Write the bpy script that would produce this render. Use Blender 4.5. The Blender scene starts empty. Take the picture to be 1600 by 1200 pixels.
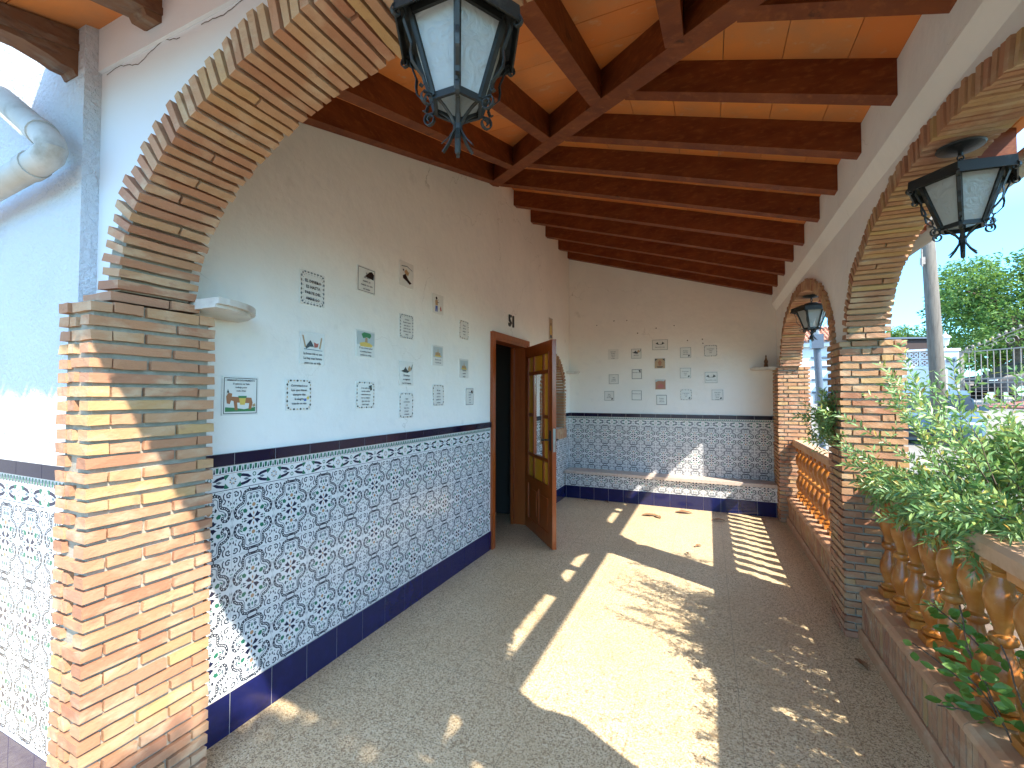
import bpy, bmesh, math, random
from math import sin, cos, pi, radians, sqrt, atan2, hypot
from mathutils import Vector, Matrix, noise
random.seed(7)
S = bpy.context.scene
COL = S.collection
R = random.uniform
WL = {}                      # world location of every object built, by name

# ------------------------------------------------------------------ materials
def _nt(name):
    m = bpy.data.materials.new(name); m.use_nodes = True
    nt = m.node_tree; b = nt.nodes['Principled BSDF']
    return m, nt, b
def _ramp(nt, stops, mode='LINEAR'):
    r = nt.nodes.new('ShaderNodeValToRGB'); cr = r.color_ramp; cr.interpolation = mode
    while len(cr.elements) < len(stops): cr.elements.new(0.5)
    for e, (p, c) in zip(cr.elements, stops):
        e.position = p; e.color = (*c, 1)
    return r
def _pos(nt, scale=(1, 1, 1), obj=False):
    if obj:
        g = nt.nodes.new('ShaderNodeTexCoord'); out = g.outputs['Object']
    else:
        g = nt.nodes.new('ShaderNodeNewGeometry'); out = g.outputs['Position']
    mp = nt.nodes.new('ShaderNodeMapping'); mp.inputs['Scale'].default_value = scale
    nt.links.new(out, mp.inputs['Vector']); return mp.outputs[0]
def _noise(nt, vec, scale, detail=4, rough=.55, dist=0):
    n = nt.nodes.new('ShaderNodeTexNoise'); n.inputs['Scale'].default_value = scale
    n.inputs['Detail'].default_value = detail; n.inputs['Roughness'].default_value = rough
    n.inputs['Distortion'].default_value = dist
    nt.links.new(vec, n.inputs['Vector']); return n.outputs[0]
def _mix(nt, fac, a, b, kind='MIX'):
    m = nt.nodes.new('ShaderNodeMix'); m.data_type = 'RGBA'; m.blend_type = kind
    for s, v in ((m.inputs['Factor'], fac), (m.inputs['A'], a), (m.inputs['B'], b)):
        if isinstance(v, (int, float)): s.default_value = v
        elif isinstance(v, tuple): s.default_value = (*v, 1)
        else: nt.links.new(v, s)
    return m.outputs['Result']
def _bump(nt, b, h, strength, dist):
    n = nt.nodes.new('ShaderNodeBump'); n.inputs['Strength'].default_value = strength
    n.inputs['Distance'].default_value = dist
    nt.links.new(h, n.inputs['Height']); nt.links.new(n.outputs[0], b.inputs['Normal'])
def M(name, base, rough=.6, isl=None, var=None, bump=None, metal=0, spec=.5, scale=(1, 1, 1), obj=False, coat=0):
    """base colour; isl = ramp stops by island; var = (scale, colour, low, high) patches; bump = (scale, strength, dist)"""
    m, nt, b = _nt(name); vec = _pos(nt, scale, obj)
    b.inputs['Roughness'].default_value = rough; b.inputs['Metallic'].default_value = metal
    b.inputs['Specular IOR Level'].default_value = spec; b.inputs['Coat Weight'].default_value = coat
    b.inputs['Coat Roughness'].default_value = .15
    col = base
    if isl:
        g = nt.nodes.new('ShaderNodeNewGeometry'); r = _ramp(nt, isl)
        nt.links.new(g.outputs['Random Per Island'], r.inputs[0]); col = r.outputs[0]
    for v in ([var] if var and not isinstance(var, list) else (var or [])):
        f = _ramp(nt, [(v[2], (0, 0, 0)), (v[3], (1, 1, 1))])
        nt.links.new(_noise(nt, vec, v[0], 6, .6), f.inputs[0])
        col = _mix(nt, f.outputs[0], col, v[1])
    if isinstance(col, tuple): b.inputs['Base Color'].default_value = (*col, 1)
    else: nt.links.new(col, b.inputs['Base Color'])
    if bump: _bump(nt, b, _noise(nt, vec, bump[0], 5, .6), bump[1], bump[2])
    return m

PLASTER = M('plaster', (.82, .79, .74), .8, var=[(1.3, (.73, .71, .67), .45, .75), (9, (.75, .73, .70), .55, .8), (3.5, (.66, .63, .58), .68, .8)], bump=(11, .45, .012))
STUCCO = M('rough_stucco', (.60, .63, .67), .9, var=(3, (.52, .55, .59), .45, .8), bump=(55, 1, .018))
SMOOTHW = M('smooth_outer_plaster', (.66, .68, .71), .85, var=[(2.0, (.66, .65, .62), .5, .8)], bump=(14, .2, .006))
BR = [(0.0, (0.44, 0.24, 0.123)), (0.12, (0.416, 0.203, 0.107)), (0.26, (0.36, 0.162, 0.084)), (0.38, (0.453, 0.268, 0.138)), (0.5, (0.329, 0.141, 0.073)), (0.6, (0.416, 0.209, 0.12)), (0.72, (0.416, 0.234, 0.116)), (0.8, (0.447, 0.277, 0.116)), (0.88, (0.397, 0.184, 0.098)), (0.95, (0.378, 0.2, 0.107)), (1.0, (0.44, 0.252, 0.138))]
BRICK = M('brick', (.5, .3, .2), .85, isl=BR, var=[(7, (.50, .35, .22), .50, .72), (13, (.30, .14, .08), .58, .80), (34, (.26, .12, .065), .6, .85)], bump=(70, .5, .004), scale=(1, 1, 2))
MORTAR = M('mortar', (.36, .32, .25), .95, var=(20, (.27, .24, .18), .4, .7), bump=(150, .7, .004))
WOOD = M('varnished_beam_wood', (.20, .050, .012), .55, var=[(5, (.12, .024, .006), .35, .7), (18, (.28, .088, .024), .52, .8), (3, (.05, .014, .006), .66, .72)], bump=(60, .3, .002), scale=(1, 1, 3), spec=.25)
HIPWOOD = WOOD
OUTWOOD = M('weathered_wood', (.16, .075, .035), .75, var=[(8, (.20, .17, .13), .5, .75), (20, (.08, .03, .015), .5, .8)], bump=(40, .5, .003), scale=(3, 1, 3))
CEIL = M('terracotta_ceiling', (.5, .2, .08), .75, isl=[(0, (.66, .20, .038)), (.4, (.72, .235, .05)), (.75, (.60, .17, .033)), (1, (.74, .28, .08))],
         var=[(3.5, (.50, .20, .07), .45, .75), (14, (.60, .34, .18), .60, .80)], bump=(50, .25, .002))
ROOFT = M('clay_roof_tile', (.45, .2, .11), .85, isl=[(0, (.42, .17, .09)), (.5, (.52, .26, .15)), (1, (.36, .15, .09))], var=(12, (.35, .28, .2), .55, .8))
GLAZE = M('white_glaze', (.73, .72, .70), .14, var=(3, (.66, .655, .64), .4, .7), bump=(9, .06, .004))
GROUT = M('grout', (.42, .41, .38), .8)
NAVY = M('navy_glaze', (.007, .009, .058), .12, var=(14, (.011, .013, .09), .5, .8), bump=(20, .08, .003))
CAPN = M('dark_cap_glaze', (.010, .009, .028), .12, bump=(20, .08, .003))
NAVY2 = M('pattern_navy', (.014, .017, .045), .15)
INK = M('pattern_ink', (.034, .040, .055), .2)
GREY = M('pattern_grey', (.13, .16, .18), .15)
GREEN = M('pattern_green', (.025, .15, .09), .15)
ORANGE = M('pattern_orange', (.42, .24, .13), .15)
PATWHITE = M('pattern_white', (.70, .70, .68), .15)
DOORW = M('door_wood', (.34, .070, .010), .38, var=[(4, (.25, .046, .007), .4, .7), (25, (.42, .11, .018), .55, .8)], bump=(50, .15, .001), scale=(6, 6, .7), coat=.4)
AMBER = M('amber_glass', (.85, .36, .02), .25, bump=(90, .6, .003))
IRON = M('wrought_iron', (.028, .03, .028), .5, var=[(25, (.10, .095, .08), .58, .8)], bump=(70, .4, .002), metal=.4)
METAL = M('brushed_metal', (.5, .5, .48), .3, metal=1)
BLACKP = M('black_plastic', (.01, .01, .01), .35)
MARBLE = M('pale_marble', (.62, .58, .52), .3, var=[(5, (.45, .40, .35), .5, .65)])
SLABM = M('bench_slab', (.55, .44, .36), .35, var=[(40, (.42, .30, .24), .5, .7)])
TERRA = M('glazed_terracotta', (.44, .15, .022), .3, var=[(14, (.55, .27, .07), .5, .75), (5, (.28, .085, .018), .45, .75), (40, (.50, .30, .14), .62, .75)], bump=(45, .35, .004), coat=.2)
RAILM = M('rail_clay', (.56, .34, .20), .7, var=[(12, (.45, .25, .13), .45, .7)], bump=(60, .3, .002))
COPE = M('coping_clay', (.48, .26, .14), .6, var=[(9, (.58, .40, .25), .5, .75)], bump=(40, .3, .003))
PIPEM = M('grimy_pipe', (.50, .49, .46), .7, var=[(7, (.22, .20, .16), .5, .72), (2.5, (.38, .36, .31), .4, .65)], bump=(30, .3, .003))
GUTTER = M('grey_gutter', (.26, .25, .22), .75, var=[(8, (.28, .27, .24), .45, .7)], bump=(40, .3, .003))
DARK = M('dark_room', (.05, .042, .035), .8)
BARK = M('bark', (.13, .095, .065), .9, var=(10, (.07, .05, .035), .4, .7), bump=(20, .8, .02))
POLEM = M('pole_wood', (.14, .12, .095), .9, var=[(4, (.085, .07, .055), .45, .7)], bump=(30, .6, .01), scale=(6, 6, .6))
WHITEW = M('white_wall_paint', (.62, .63, .63), .85, var=(2, (.54, .55, .55), .5, .8), bump=(20, .2, .005))
REDP = M('red_paving', (.27, .085, .06), .9, var=(3, (.32, .13, .095), .4, .7))
GRND = M('pale_concrete', (.23, .205, .17), .95, var=[(.5, (.19, .17, .14), .4, .7), (6, (.26, .235, .19), .5, .8)], bump=(20, .2, .01))
SOIL = M('garden_soil', (.16, .11, .07), .95, var=(8, (.10, .07, .045), .4, .7), bump=(18, .8, .03))
BLUEC = M('blue_car_paint', (.05, .095, .13), .35, coat=.4)
BLACKC = M('black_car_paint', (.006, .007, .009), .45, spec=.25)
CGLASS = M('car_glass', (.015, .02, .024), .12, spec=.35)
RUBBER = M('rubber', (.02, .02, .02), .8)
CHROME = M('chrome', (.6, .6, .6), .15, metal=1)
REDL = M('red_lens', (.4, .02, .02), .2)
BROWNP = M('brown_panel', (.035, .018, .014), .8)
GREYMET = M('grey_painted_metal', (.075, .095, .125), .45)
RUST = M('rusty_bars', (.30, .26, .22), .7, var=(20, (.2, .12, .07), .5, .8))
DRY = M('dry_leaf', (.30, .16, .07), .85, isl=[(0, (.33, .18, .08)), (1, (.18, .09, .04))])
PURPLE = M('purple_petal', (.22, .05, .16), .6)
BULB = M('bulb_glass', (.85, .84, .78), .2)
SCREW = M('screw_hole', (.10, .07, .05), .8)

def hairlines(m, scale=1.1, wdt=.0022, col=(.50, .47, .42)):
    nt = m.node_tree; b = nt.nodes['Principled BSDF']; src = b.inputs['Base Color'].links[0].from_socket
    vec = _pos(nt); nz = nt.nodes.new('ShaderNodeTexNoise'); nz.inputs['Scale'].default_value = 5; nz.inputs['Detail'].default_value = 6; nt.links.new(vec, nz.inputs['Vector'])
    ad = nt.nodes.new('ShaderNodeVectorMath'); ad.operation = 'MULTIPLY_ADD'; nt.links.new(nz.outputs['Color'], ad.inputs[0]); ad.inputs[1].default_value = (.35, .35, .35); nt.links.new(vec, ad.inputs[2])
    v = nt.nodes.new('ShaderNodeTexVoronoi'); v.feature = 'DISTANCE_TO_EDGE'; v.inputs['Scale'].default_value = scale; nt.links.new(ad.outputs[0], v.inputs['Vector'])
    f = _ramp(nt, [(0, (1, 1, 1)), (wdt, (0, 0, 0))]); nt.links.new(v.outputs['Distance'], f.inputs[0])
    k = _ramp(nt, [(.50, (0, 0, 0)), (.62, (1, 1, 1))]); nt.links.new(_noise(nt, vec, 1.4, 3), k.inputs[0])
    mm = nt.nodes.new('ShaderNodeMath'); mm.operation = 'MULTIPLY'; nt.links.new(f.outputs[0], mm.inputs[0]); nt.links.new(k.outputs[0], mm.inputs[1])
    nt.links.new(_mix(nt, mm.outputs[0], src, col), b.inputs['Base Color'])
hairlines(PLASTER)
def leafmat(name, stops, rough=.45, trans=.35):
    m, nt, b = _nt(name)
    g = nt.nodes.new('ShaderNodeNewGeometry'); r = _ramp(nt, stops); nt.links.new(g.outputs['Random Per Island'], r.inputs[0])
    nt.links.new(r.outputs[0], b.inputs['Base Color']); b.inputs['Roughness'].default_value = rough
    t = nt.nodes.new('ShaderNodeBsdfTranslucent'); mx = nt.nodes.new('ShaderNodeMixShader')
    c2 = _mix(nt, .5, r.outputs[0], (.25, .35, .05)); nt.links.new(c2, t.inputs[0])
    mx.inputs[0].default_value = trans
    nt.links.new(b.outputs[0], mx.inputs[1]); nt.links.new(t.outputs[0], mx.inputs[2])
    nt.links.new(mx.outputs[0], nt.nodes['Material Output'].inputs[0]); return m
LEAF = leafmat('shrub_leaf', [(0, (.08, .19, .05)), (.25, (.17, .33, .11)), (.6, (.27, .43, .20)), (.85, (.38, .52, .16)), (.97, (.55, .48, .12)), (1, (.42, .22, .05))], .35)
VINEL = leafmat('vine_leaf', [(0, (.06, .17, .025)), (.6, (.10, .25, .04)), (1, (.20, .36, .08))])
TREEL = leafmat('tree_leaf', [(0, (.03, .09, .02)), (.45, (.07, .17, .03)), (.8, (.13, .26, .05)), (1, (.20, .33, .07))], .6)

def glassmat(name):
    m, nt, b = _nt(name); vec = _pos(nt, (1, 1, 1), True)
    b.inputs['Base Color'].default_value = (.62, .64, .62, 1); b.inputs['Roughness'].default_value = .25
    _bump(nt, b, _noise(nt, vec, 26, 3, .5, 1.5), .9, .01)
    t = nt.nodes.new('ShaderNodeBsdfTranslucent'); t.inputs[0].default_value = (.75, .78, .78, 1)
    mx = nt.nodes.new('ShaderNodeMixShader'); mx.inputs[0].default_value = .55
    nt.links.new(b.outputs[0], mx.inputs[1]); nt.links.new(t.outputs[0], mx.inputs[2])
    nt.links.new(mx.outputs[0], nt.nodes['Material Output'].inputs[0]); return m
LGLASS = glassmat('rippled_lantern_glass')
def clearmat():
    m, nt, b = _nt('clear_glass'); b.inputs['Base Color'].default_value = (.9, .92, .9, 1)
    t = nt.nodes.new('ShaderNodeBsdfTransparent'); g = nt.nodes.new('ShaderNodeBsdfGlossy'); g.inputs['Roughness'].default_value = .02
    mx = nt.nodes.new('ShaderNodeMixShader'); mx.inputs[0].default_value = .12
    nt.links.new(t.outputs[0], mx.inputs[1]); nt.links.new(g.outputs[0], mx.inputs[2])
    nt.links.new(mx.outputs[0], nt.nodes['Material Output'].inputs[0]); return m
CLEAR = clearmat()

def terrazzo():
    m, nt, b = _nt('terrazzo'); vec = _pos(nt); b.inputs['Roughness'].default_value = .42
    v = nt.nodes.new('ShaderNodeTexVoronoi'); v.inputs['Scale'].default_value = 230; nt.links.new(vec, v.inputs['Vector'])
    sep = nt.nodes.new('ShaderNodeSeparateColor'); nt.links.new(v.outputs['Color'], sep.inputs[0])
    r = _ramp(nt, [(0, (.19, .115, .06)), (.10, (.33, .225, .12)), (.18, (.47, .345, .20)), (.27, (.60, .46, .27)), (.60, (.70, .55, .34)), (.85, (.76, .64, .43)), (1, (.52, .36, .19))], 'CONSTANT')
    nt.links.new(sep.outputs[0], r.inputs[0])
    v2 = nt.nodes.new('ShaderNodeTexVoronoi'); v2.inputs['Scale'].default_value = 120; nt.links.new(vec, v2.inputs['Vector'])
    s2 = nt.nodes.new('ShaderNodeSeparateColor'); nt.links.new(v2.outputs['Color'], s2.inputs[0])
    r2 = _ramp(nt, [(0, (0, 0, 0)), (.93, (1, 1, 1))], 'CONSTANT'); nt.links.new(s2.outputs[1], r2.inputs[0])
    col = _mix(nt, r2.outputs[0], r.outputs[0], (.36, .24, .13))
    f = _ramp(nt, [(.42, (0, 0, 0)), (.7, (1, 1, 1))]); nt.links.new(_noise(nt, vec, 2.2, 5), f.inputs[0])
    col = _mix(nt, f.outputs[0], col, _mix(nt, .35, col, (.50, .34, .17)))
    g2 = _ramp(nt, [(.50, (0, 0, 0)), (.75, (1, 1, 1))]); nt.links.new(_noise(nt, vec, .9, 6, .65), g2.inputs[0])
    dk = nt.nodes.new('ShaderNodeMath'); dk.operation = 'MULTIPLY'; nt.links.new(g2.outputs[0], dk.inputs[0]); dk.inputs[1].default_value = .35
    col = _mix(nt, dk.outputs[0], col, (.38, .28, .17))
    # joints of the 0.45 m tiles
    sx = nt.nodes.new('ShaderNodeSeparateXYZ'); nt.links.new(vec, sx.inputs[0])
    js = []
    for i, off in ((0, .12), (1, .25)):
        a = nt.nodes.new('ShaderNodeMath'); a.operation = 'SUBTRACT'; nt.links.new(sx.outputs[i], a.inputs[0]); a.inputs[1].default_value = off
        w = nt.nodes.new('ShaderNodeMath'); w.operation = 'PINGPONG'; nt.links.new(a.outputs[0], w.inputs[0]); w.inputs[1].default_value = .225
        l = nt.nodes.new('ShaderNodeMath'); l.operation = 'LESS_THAN'; nt.links.new(w.outputs[0], l.inputs[0]); l.inputs[1].default_value = .0012
        js.append(l.outputs[0])
    mxm = nt.nodes.new('ShaderNodeMath'); mxm.operation = 'MAXIMUM'; nt.links.new(js[0], mxm.inputs[0]); nt.links.new(js[1], mxm.inputs[1])
    hm = nt.nodes.new('ShaderNodeMath'); hm.operation = 'MULTIPLY'; nt.links.new(mxm.outputs[0], hm.inputs[0]); hm.inputs[1].default_value = .6
    col = _mix(nt, hm.outputs[0], col, (.12, .09, .06))
    nt.links.new(col, b.inputs['Base Color'])
    return m
TERRAZZO = terrazzo()

# ------------------------------------------------------------------ mesh helper
class MB:
    def __init__(s): s.v = []; s.f = []; s.m = []; s.mats = []; s.mi = 0
    def mat(s, m):
        if m not in s.mats: s.mats.append(m)
        s.mi = s.mats.index(m); return s
    def add(s, vs, fs):
        o = len(s.v); s.v += [tuple(p) for p in vs]; s.f += [tuple(i + o for i in f) for f in fs]; s.m += [s.mi] * len(fs)
    def box(s, x0, x1, y0, y1, z0, z1, j=0):
        vs = [(x, y, z) for x in (x0, x1) for y in (y0, y1) for z in (z0, z1)]
        if j: vs = [(a + R(-j, j), b + R(-j, j), c + R(-j, j)) for a, b, c in vs]
        s.add(vs, [(0, 1, 3, 2), (4, 6, 7, 5), (0, 4, 5, 1), (2, 3, 7, 6), (0, 2, 6, 4), (1, 5, 7, 3)])
    def obox(s, c, ax, ay, az, j=0):
        """box with centre c and half-axis vectors"""
        c = Vector(c); vs = []
        for i in (-1, 1):
            for k in (-1, 1):
                for l in (-1, 1):
                    p = c + i * ax + k * ay + l * az
                    if j: p += Vector((R(-j, j), R(-j, j), R(-j, j)))
                    vs.append(p)
        s.add(vs, [(0, 1, 3, 2), (4, 6, 7, 5), (0, 4, 5, 1), (2, 3, 7, 6), (0, 2, 6, 4), (1, 5, 7, 3)])
    def prism(s, poly, fn, d0, d1):
        """closed 2-D polygon extruded between depths; fn(u,v,d)->xyz"""
        n = len(poly)
        vs = [fn(u, v, d0) for u, v in poly] + [fn(u, v, d1) for u, v in poly]
        s.add(vs, [tuple(range(n)), tuple(range(2 * n - 1, n - 1, -1))] + [(i, i + n, (i + 1) % n + n, (i + 1) % n) for i in range(n)])
    def tube(s, pts, r, n=8, cap=True, sq=None):
        pts = [Vector(p) for p in pts]; k = len(pts); rs = r if isinstance(r, (list, tuple)) else [r] * k
        vs = []; up = None
        for i, p in enumerate(pts):
            t = (pts[min(i + 1, k - 1)] - pts[max(i - 1, 0)]).normalized()
            if up is None:
                up = Vector((0, 0, 1)) if abs(t.z) < .9 else Vector((1, 0, 0))
            a = t.cross(up).normalized(); b = a.cross(t).normalized(); up = b
            for q in range(n):
                w = 2 * pi * q / n
                if sq: vs.append(p + a * sq[0] * (1 if cos(w + pi / 4) > 0 else -1) + b * sq[1] * (1 if sin(w + pi / 4) > 0 else -1))
                else: vs.append(p + a * rs[i] * cos(w) + b * rs[i] * sin(w))
        fs = [(i * n + q, i * n + (q + 1) % n, (i + 1) * n + (q + 1) % n, (i + 1) * n + q) for i in range(k - 1) for q in range(n)]
        if cap: fs += [tuple(range(n - 1, -1, -1)), tuple(range((k - 1) * n, k * n))]
        s.add(vs, fs)
    def lathe(s, prof, c=(0, 0, 0), n=20):
        vs = [(c[0] + r * cos(2 * pi * q / n), c[1] + r * sin(2 * pi * q / n), c[2] + z) for r, z in prof for q in range(n)]
        k = len(prof)
        fs = [(i * n + q, i * n + (q + 1) % n, (i + 1) * n + (q + 1) % n, (i + 1) * n + q) for i in range(k - 1) for q in range(n)]
        fs += [tuple(range(n - 1, -1, -1)), tuple(range((k - 1) * n, k * n))]
        s.add(vs, fs)
    def build(s, name, m=None, parent=None, origin=None, smooth=False, angle=None):
        vs = s.v
        if parent is not None: o = WL[parent.name]
        elif origin is not None: o = Vector(origin)
        else:
            xs, ys, zs = zip(*vs); o = Vector(((min(xs) + max(xs)) / 2, (min(ys) + max(ys)) / 2, min(zs)))
        me = bpy.data.meshes.new(name)
        me.from_pydata([(a - o[0], b - o[1], c - o[2]) for a, b, c in vs], [], s.f)
        if m is not None: me.materials.append(m)
        else:
            for q in s.mats: me.materials.append(q)
            me.polygons.foreach_set('material_index', s.m)
        if smooth: me.polygons.foreach_set('use_smooth', [True] * len(me.polygons))
        me.update()
        if smooth and angle: me.set_sharp_from_angle(angle=radians(angle))
        ob = bpy.data.objects.new(name, me); COL.objects.link(ob)
        if parent is not None: ob.parent = parent; WL[ob.name] = Vector(o)
        else: ob.location = o; WL[ob.name] = Vector(o)
        return ob
def tag(o, label=None, cat=None, group=None, kind=None):
    if label: o['label'] = label
    if cat: o['category'] = cat
    if group: o['group'] = group
    if kind: o['kind'] = kind
    return o
def empty(name, loc, label, cat, group=None):
    o = bpy.data.objects.new(name, None); COL.objects.link(o); o.location = loc; o.empty_display_size = .1
    WL[o.name] = Vector(loc); return tag(o, label, cat, group, 'thing')
def copy_tree(o, parent=None):
    c = o.copy(); COL.objects.link(c)
    if parent is not None: c.parent = parent
    for ch in list(o.children): copy_tree(ch, c)
    return c

# ------------------------------------------------------------------ dimensions
XW, XR, YB = -1.9, .74, 6.42          # house wall, arcade inner face, back wall
SL = .295                            # roof slope
def z1(x): return 3.5 - SL * (x - XW)            # underside of beams, side slope
def z2(y): return 3.5 - SL * (3.83 - y)          # underside of beams, front slope
BH = .16                              # beam depth
SPR = 1.79

# ------------------------------------------------------------------ brickwork
def brick_bar(mb, c, ax, ay, az, seg=3):
    """a rough brick: box with long axis ax split in segments and jittered"""
    vs = []; n = seg + 1; c = Vector(c)
    je = .0016
    for i in range(n):
        t = -1 + 2 * i / seg
        for a, b in ((-1, -1), (1, -1), (1, 1), (-1, 1)):
            p = c + ax * t + ay * a + az * b
            vs.append(p + Vector((R(-je, je), R(-je, je), R(-je, je))))
    fs = [(i * 4 + q, i * 4 + (q + 1) % 4, (i + 1) * 4 + (q + 1) % 4, (i + 1) * 4 + q) for i in range(seg) for q in range(4)]
    fs += [(3, 2, 1, 0), tuple(range(seg * 4, seg * 4 + 4))]
    mb.add(vs, fs)
def pillar(name, x0, x1, y0, y1, z0, ztop, label, split=.33, group='brick pillars carrying the arches'):
    t = empty(name, ((x0 + x1) / 2, (y0 + y1) / 2, z0), label, 'pillar', group)
    core = MB(); e = .016; core.box(x0 + e, x1 - e, y0 + e, y1 - e, z0, ztop - .004)
    core.build('mortar_core', MORTAR, t)
    b = MB(); n = int(round((ztop - z0) / .0450)); ph = (ztop - z0) / n; bh = .0152; dd = .055
    for k in range(n):
        z = z0 + (k + .5) * ph
        for face in range(4):
            full = (face % 2 == 0) == (k % 2 == 0)
            if face % 2 == 0:   # faces -y / +y, run in x
                a0, a1 = (x0, x1) if full else (x0 + dd + .006, x1 - dd - .006)
                yc = y0 + dd / 2 if face == 0 else y1 - dd / 2
            else:
                a0, a1 = (y0, y1) if full else (y0 + dd + .006, y1 - dd - .006)
                yc = x0 + dd / 2 if face == 1 else x1 - dd / 2
            L = a1 - a0
            f = split if k % 2 == 0 else 1 - split
            cuts = [a0, a0 + L * f + R(-.008, .008), a1]
            for i in range(2):
                p0 = cuts[i] + (.006 if i else 0); p1 = cuts[i + 1] - (.006 if i == 0 else 0)
                if p1 - p0 < .03: continue
                pr = R(-.003, .004); zz = z + R(-.002, .002); hh = bh + R(-.001, .0015)
                if face % 2 == 0:
                    o = -pr if face == 0 else pr
                    brick_bar(b, ((p0 + p1) / 2, yc + o, zz), Vector(((p1 - p0) / 2, 0, 0)), Vector((0, dd / 2, 0)), Vector((0, 0, hh)))
                else:
                    o = -pr if face == 1 else pr
                    brick_bar(b, (yc + o, (p0 + p1) / 2, zz), Vector((0, (p1 - p0) / 2, 0)), Vector((dd / 2, 0, 0)), Vector((0, 0, hh)))
    b.build('bricks', BRICK, t)
    return t
def arch_ring(parent, fn, a, b, zc, d0, d1, rad=.10, pitch=.0365, t0=0.0, t1=pi, name='voussoir_bricks', both=True):
    """ring of bricks round half an ellipse; fn(u,z,d)->xyz, u measured from the arch centre"""
    mb = MB(); core = MB(); N = 400
    L = [0]; P = [(a * cos(t0 + (t1 - t0) * i / N), zc + b * sin(t0 + (t1 - t0) * i / N)) for i in range(N + 1)]
    for i in range(N): L.append(L[-1] + hypot(P[i + 1][0] - P[i][0], P[i + 1][1] - P[i][1]))
    n = int(L[-1] / pitch)
    def at(s):
        for i in range(N):
            if L[i + 1] >= s:
                f = (s - L[i]) / max(L[i + 1] - L[i], 1e-9); t = t0 + (t1 - t0) * (i + f) / N
                return t
        return t1
    for k in range(n):
        t = at((k + .5) * L[-1] / n)
        px, pz = a * cos(t), zc + b * sin(t)
        nx, nz = cos(t) / a, sin(t) / b; q = hypot(nx, nz); nx /= q; nz /= q
        r0 = R(-.004, .004); rr = rad + R(-.006, .010)
        e0, e1 = d0 + R(-.006, .004), d1 + R(-.004, .006)
        o = Vector(fn(0, 0, 0))
        U = Vector(fn(1, 0, 0)) - o; Z = Vector(fn(0, 1, 0)) - o; D = Vector(fn(0, 0, 1)) - o
        N_ = (U * nx + Z * nz).normalized(); T_ = (U * -nz + Z * nx).normalized()
        c = Vector(fn(px, pz, 0)) + N_ * (r0 + rr / 2)
        if random.random() < .12 and e1 - e0 > .18:
            m = e0 + (e1 - e0) * R(.35, .65)
            spans = [(e0, m - .004), (m + .004, e1)]
        else: spans = [(e0, e1)]
        for s0, s1 in spans:
            brick_bar(mb, c + D * ((s0 + s1) / 2), D * ((s1 - s0) / 2), N_ * rr / 2, T_ * (.0128 + R(-.0012, .001)), 4)
    M_ = 60; vs = []
    for i in range(M_ + 1):
        t = t0 + (t1 - t0) * i / M_
        nx, nz = cos(t) / a, sin(t) / b; q = hypot(nx, nz); nx /= q; nz /= q
        for r_, d in ((.020, d0 + .018), (rad - .012, d0 + .018), (rad - .012, d1 - .018), (.020, d1 - .018)):
            vs.append(fn(a * cos(t) + nx * r_, zc + b * sin(t) + nz * r_, d))
    core.add(vs, [(i * 4 + q, i * 4 + (q + 1) % 4, (i + 1) * 4 + (q + 1) % 4, (i + 1) * 4 + q) for i in range(M_) for q in range(4)] + [(3, 2, 1, 0), tuple(range(M_ * 4, M_ * 4 + 4))])
    ring = mb.build(name, BRICK, parent); core.build('ring_mortar', MORTAR, ring)
    return ring

# ------------------------------------------------------------------ floor and ground
f = MB(); f.box(-7.2, 1.12, -.35, 6.42, -.10, 0)
tag(f.build('floor', TERRAZZO), 'speckled beige terrazzo floor of the porch', kind='structure')
f = MB(); f.box(-7.2, 1.12, -6, -.356, -.12, -.004)
tag(f.build('path', GRND), 'pale grey paving in front of the house', kind='structure')
def gh(x, y):
    s = hypot(x, y); t = min(max((s - 9) / 14, 0), 1); return -.10 + 1.15 * t * t * (3 - 2 * t)
g = MB(); vs = []; fs = []
rad = [0, 1.2, 2.5, 4, 6, 8, 9] + [9 + i for i in range(1, 16)] + [27, 32, 40, 60, 100, 200, 500]
NA = 48
for r in rad:
    for q in range(NA):
        x, y = r * cos(2 * pi * q / NA), r * sin(2 * pi * q / NA); vs.append((x, y, gh(x, y) - .02))
for i in range(len(rad) - 1):
    for q in range(NA): fs.append((i * NA + q, i * NA + (q + 1) % NA, (i + 1) * NA + (q + 1) % NA, (i + 1) * NA + q))
g.add(vs, fs); tag(g.build('ground', GRND, origin=(0, 0, 0), smooth=True), 'pale concrete ground of the drive and street', kind='structure')
g = MB(); g.box(1.14, 4.2, -1.5, 7.5, -.12, -.075)
tag(g.build('garden_bed', SOIL), 'bare brown soil under the shrub', kind='structure')

# ------------------------------------------------------------------ walls
def strips(mb, us, cols, fn, d0, d1):
    """cols(u, side) -> list of (z0,z1); walls as strips between successive u with holes left out"""
    for i in range(len(us) - 1):
        a, b = us[i], us[i + 1]; A = cols(a, 1); B = cols(b, -1)
        for (a0, a1), (b0, b1) in zip(A, B):
            vs = [fn(a, a0, d0), fn(b, b0, d0), fn(b, b1, d0), fn(a, a1, d0), fn(a, a0, d1), fn(b, b0, d1), fn(b, b1, d1), fn(a, a1, d1)]
            mb.add(vs, [(0, 1, 2, 3), (7, 6, 5, 4), (0, 4, 5, 1), (3, 2, 6, 7)])
DY0, DY1, DZ = 3.83, 4.68, 2.02          # door opening
WC, WA, WB, WS0, WSP = 5.66, .42, .42, 1.0, 1.50   # window opening: centre, half widths, sill, spring
def house_cols(u, side):
    e = 1e-6 * side; uu = u + e
    top = 4.3
    if DY0 < uu < DY1: return [(DZ, top), (top, top + .001)]
    if WC - WA < uu < WC + WA:
        q = sqrt(max(0, 1 - ((u - WC) / WA) ** 2))
        return [(0, WS0), (WSP + WB * q, top)]
    return [(0, top), (top, top + .001)]
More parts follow.
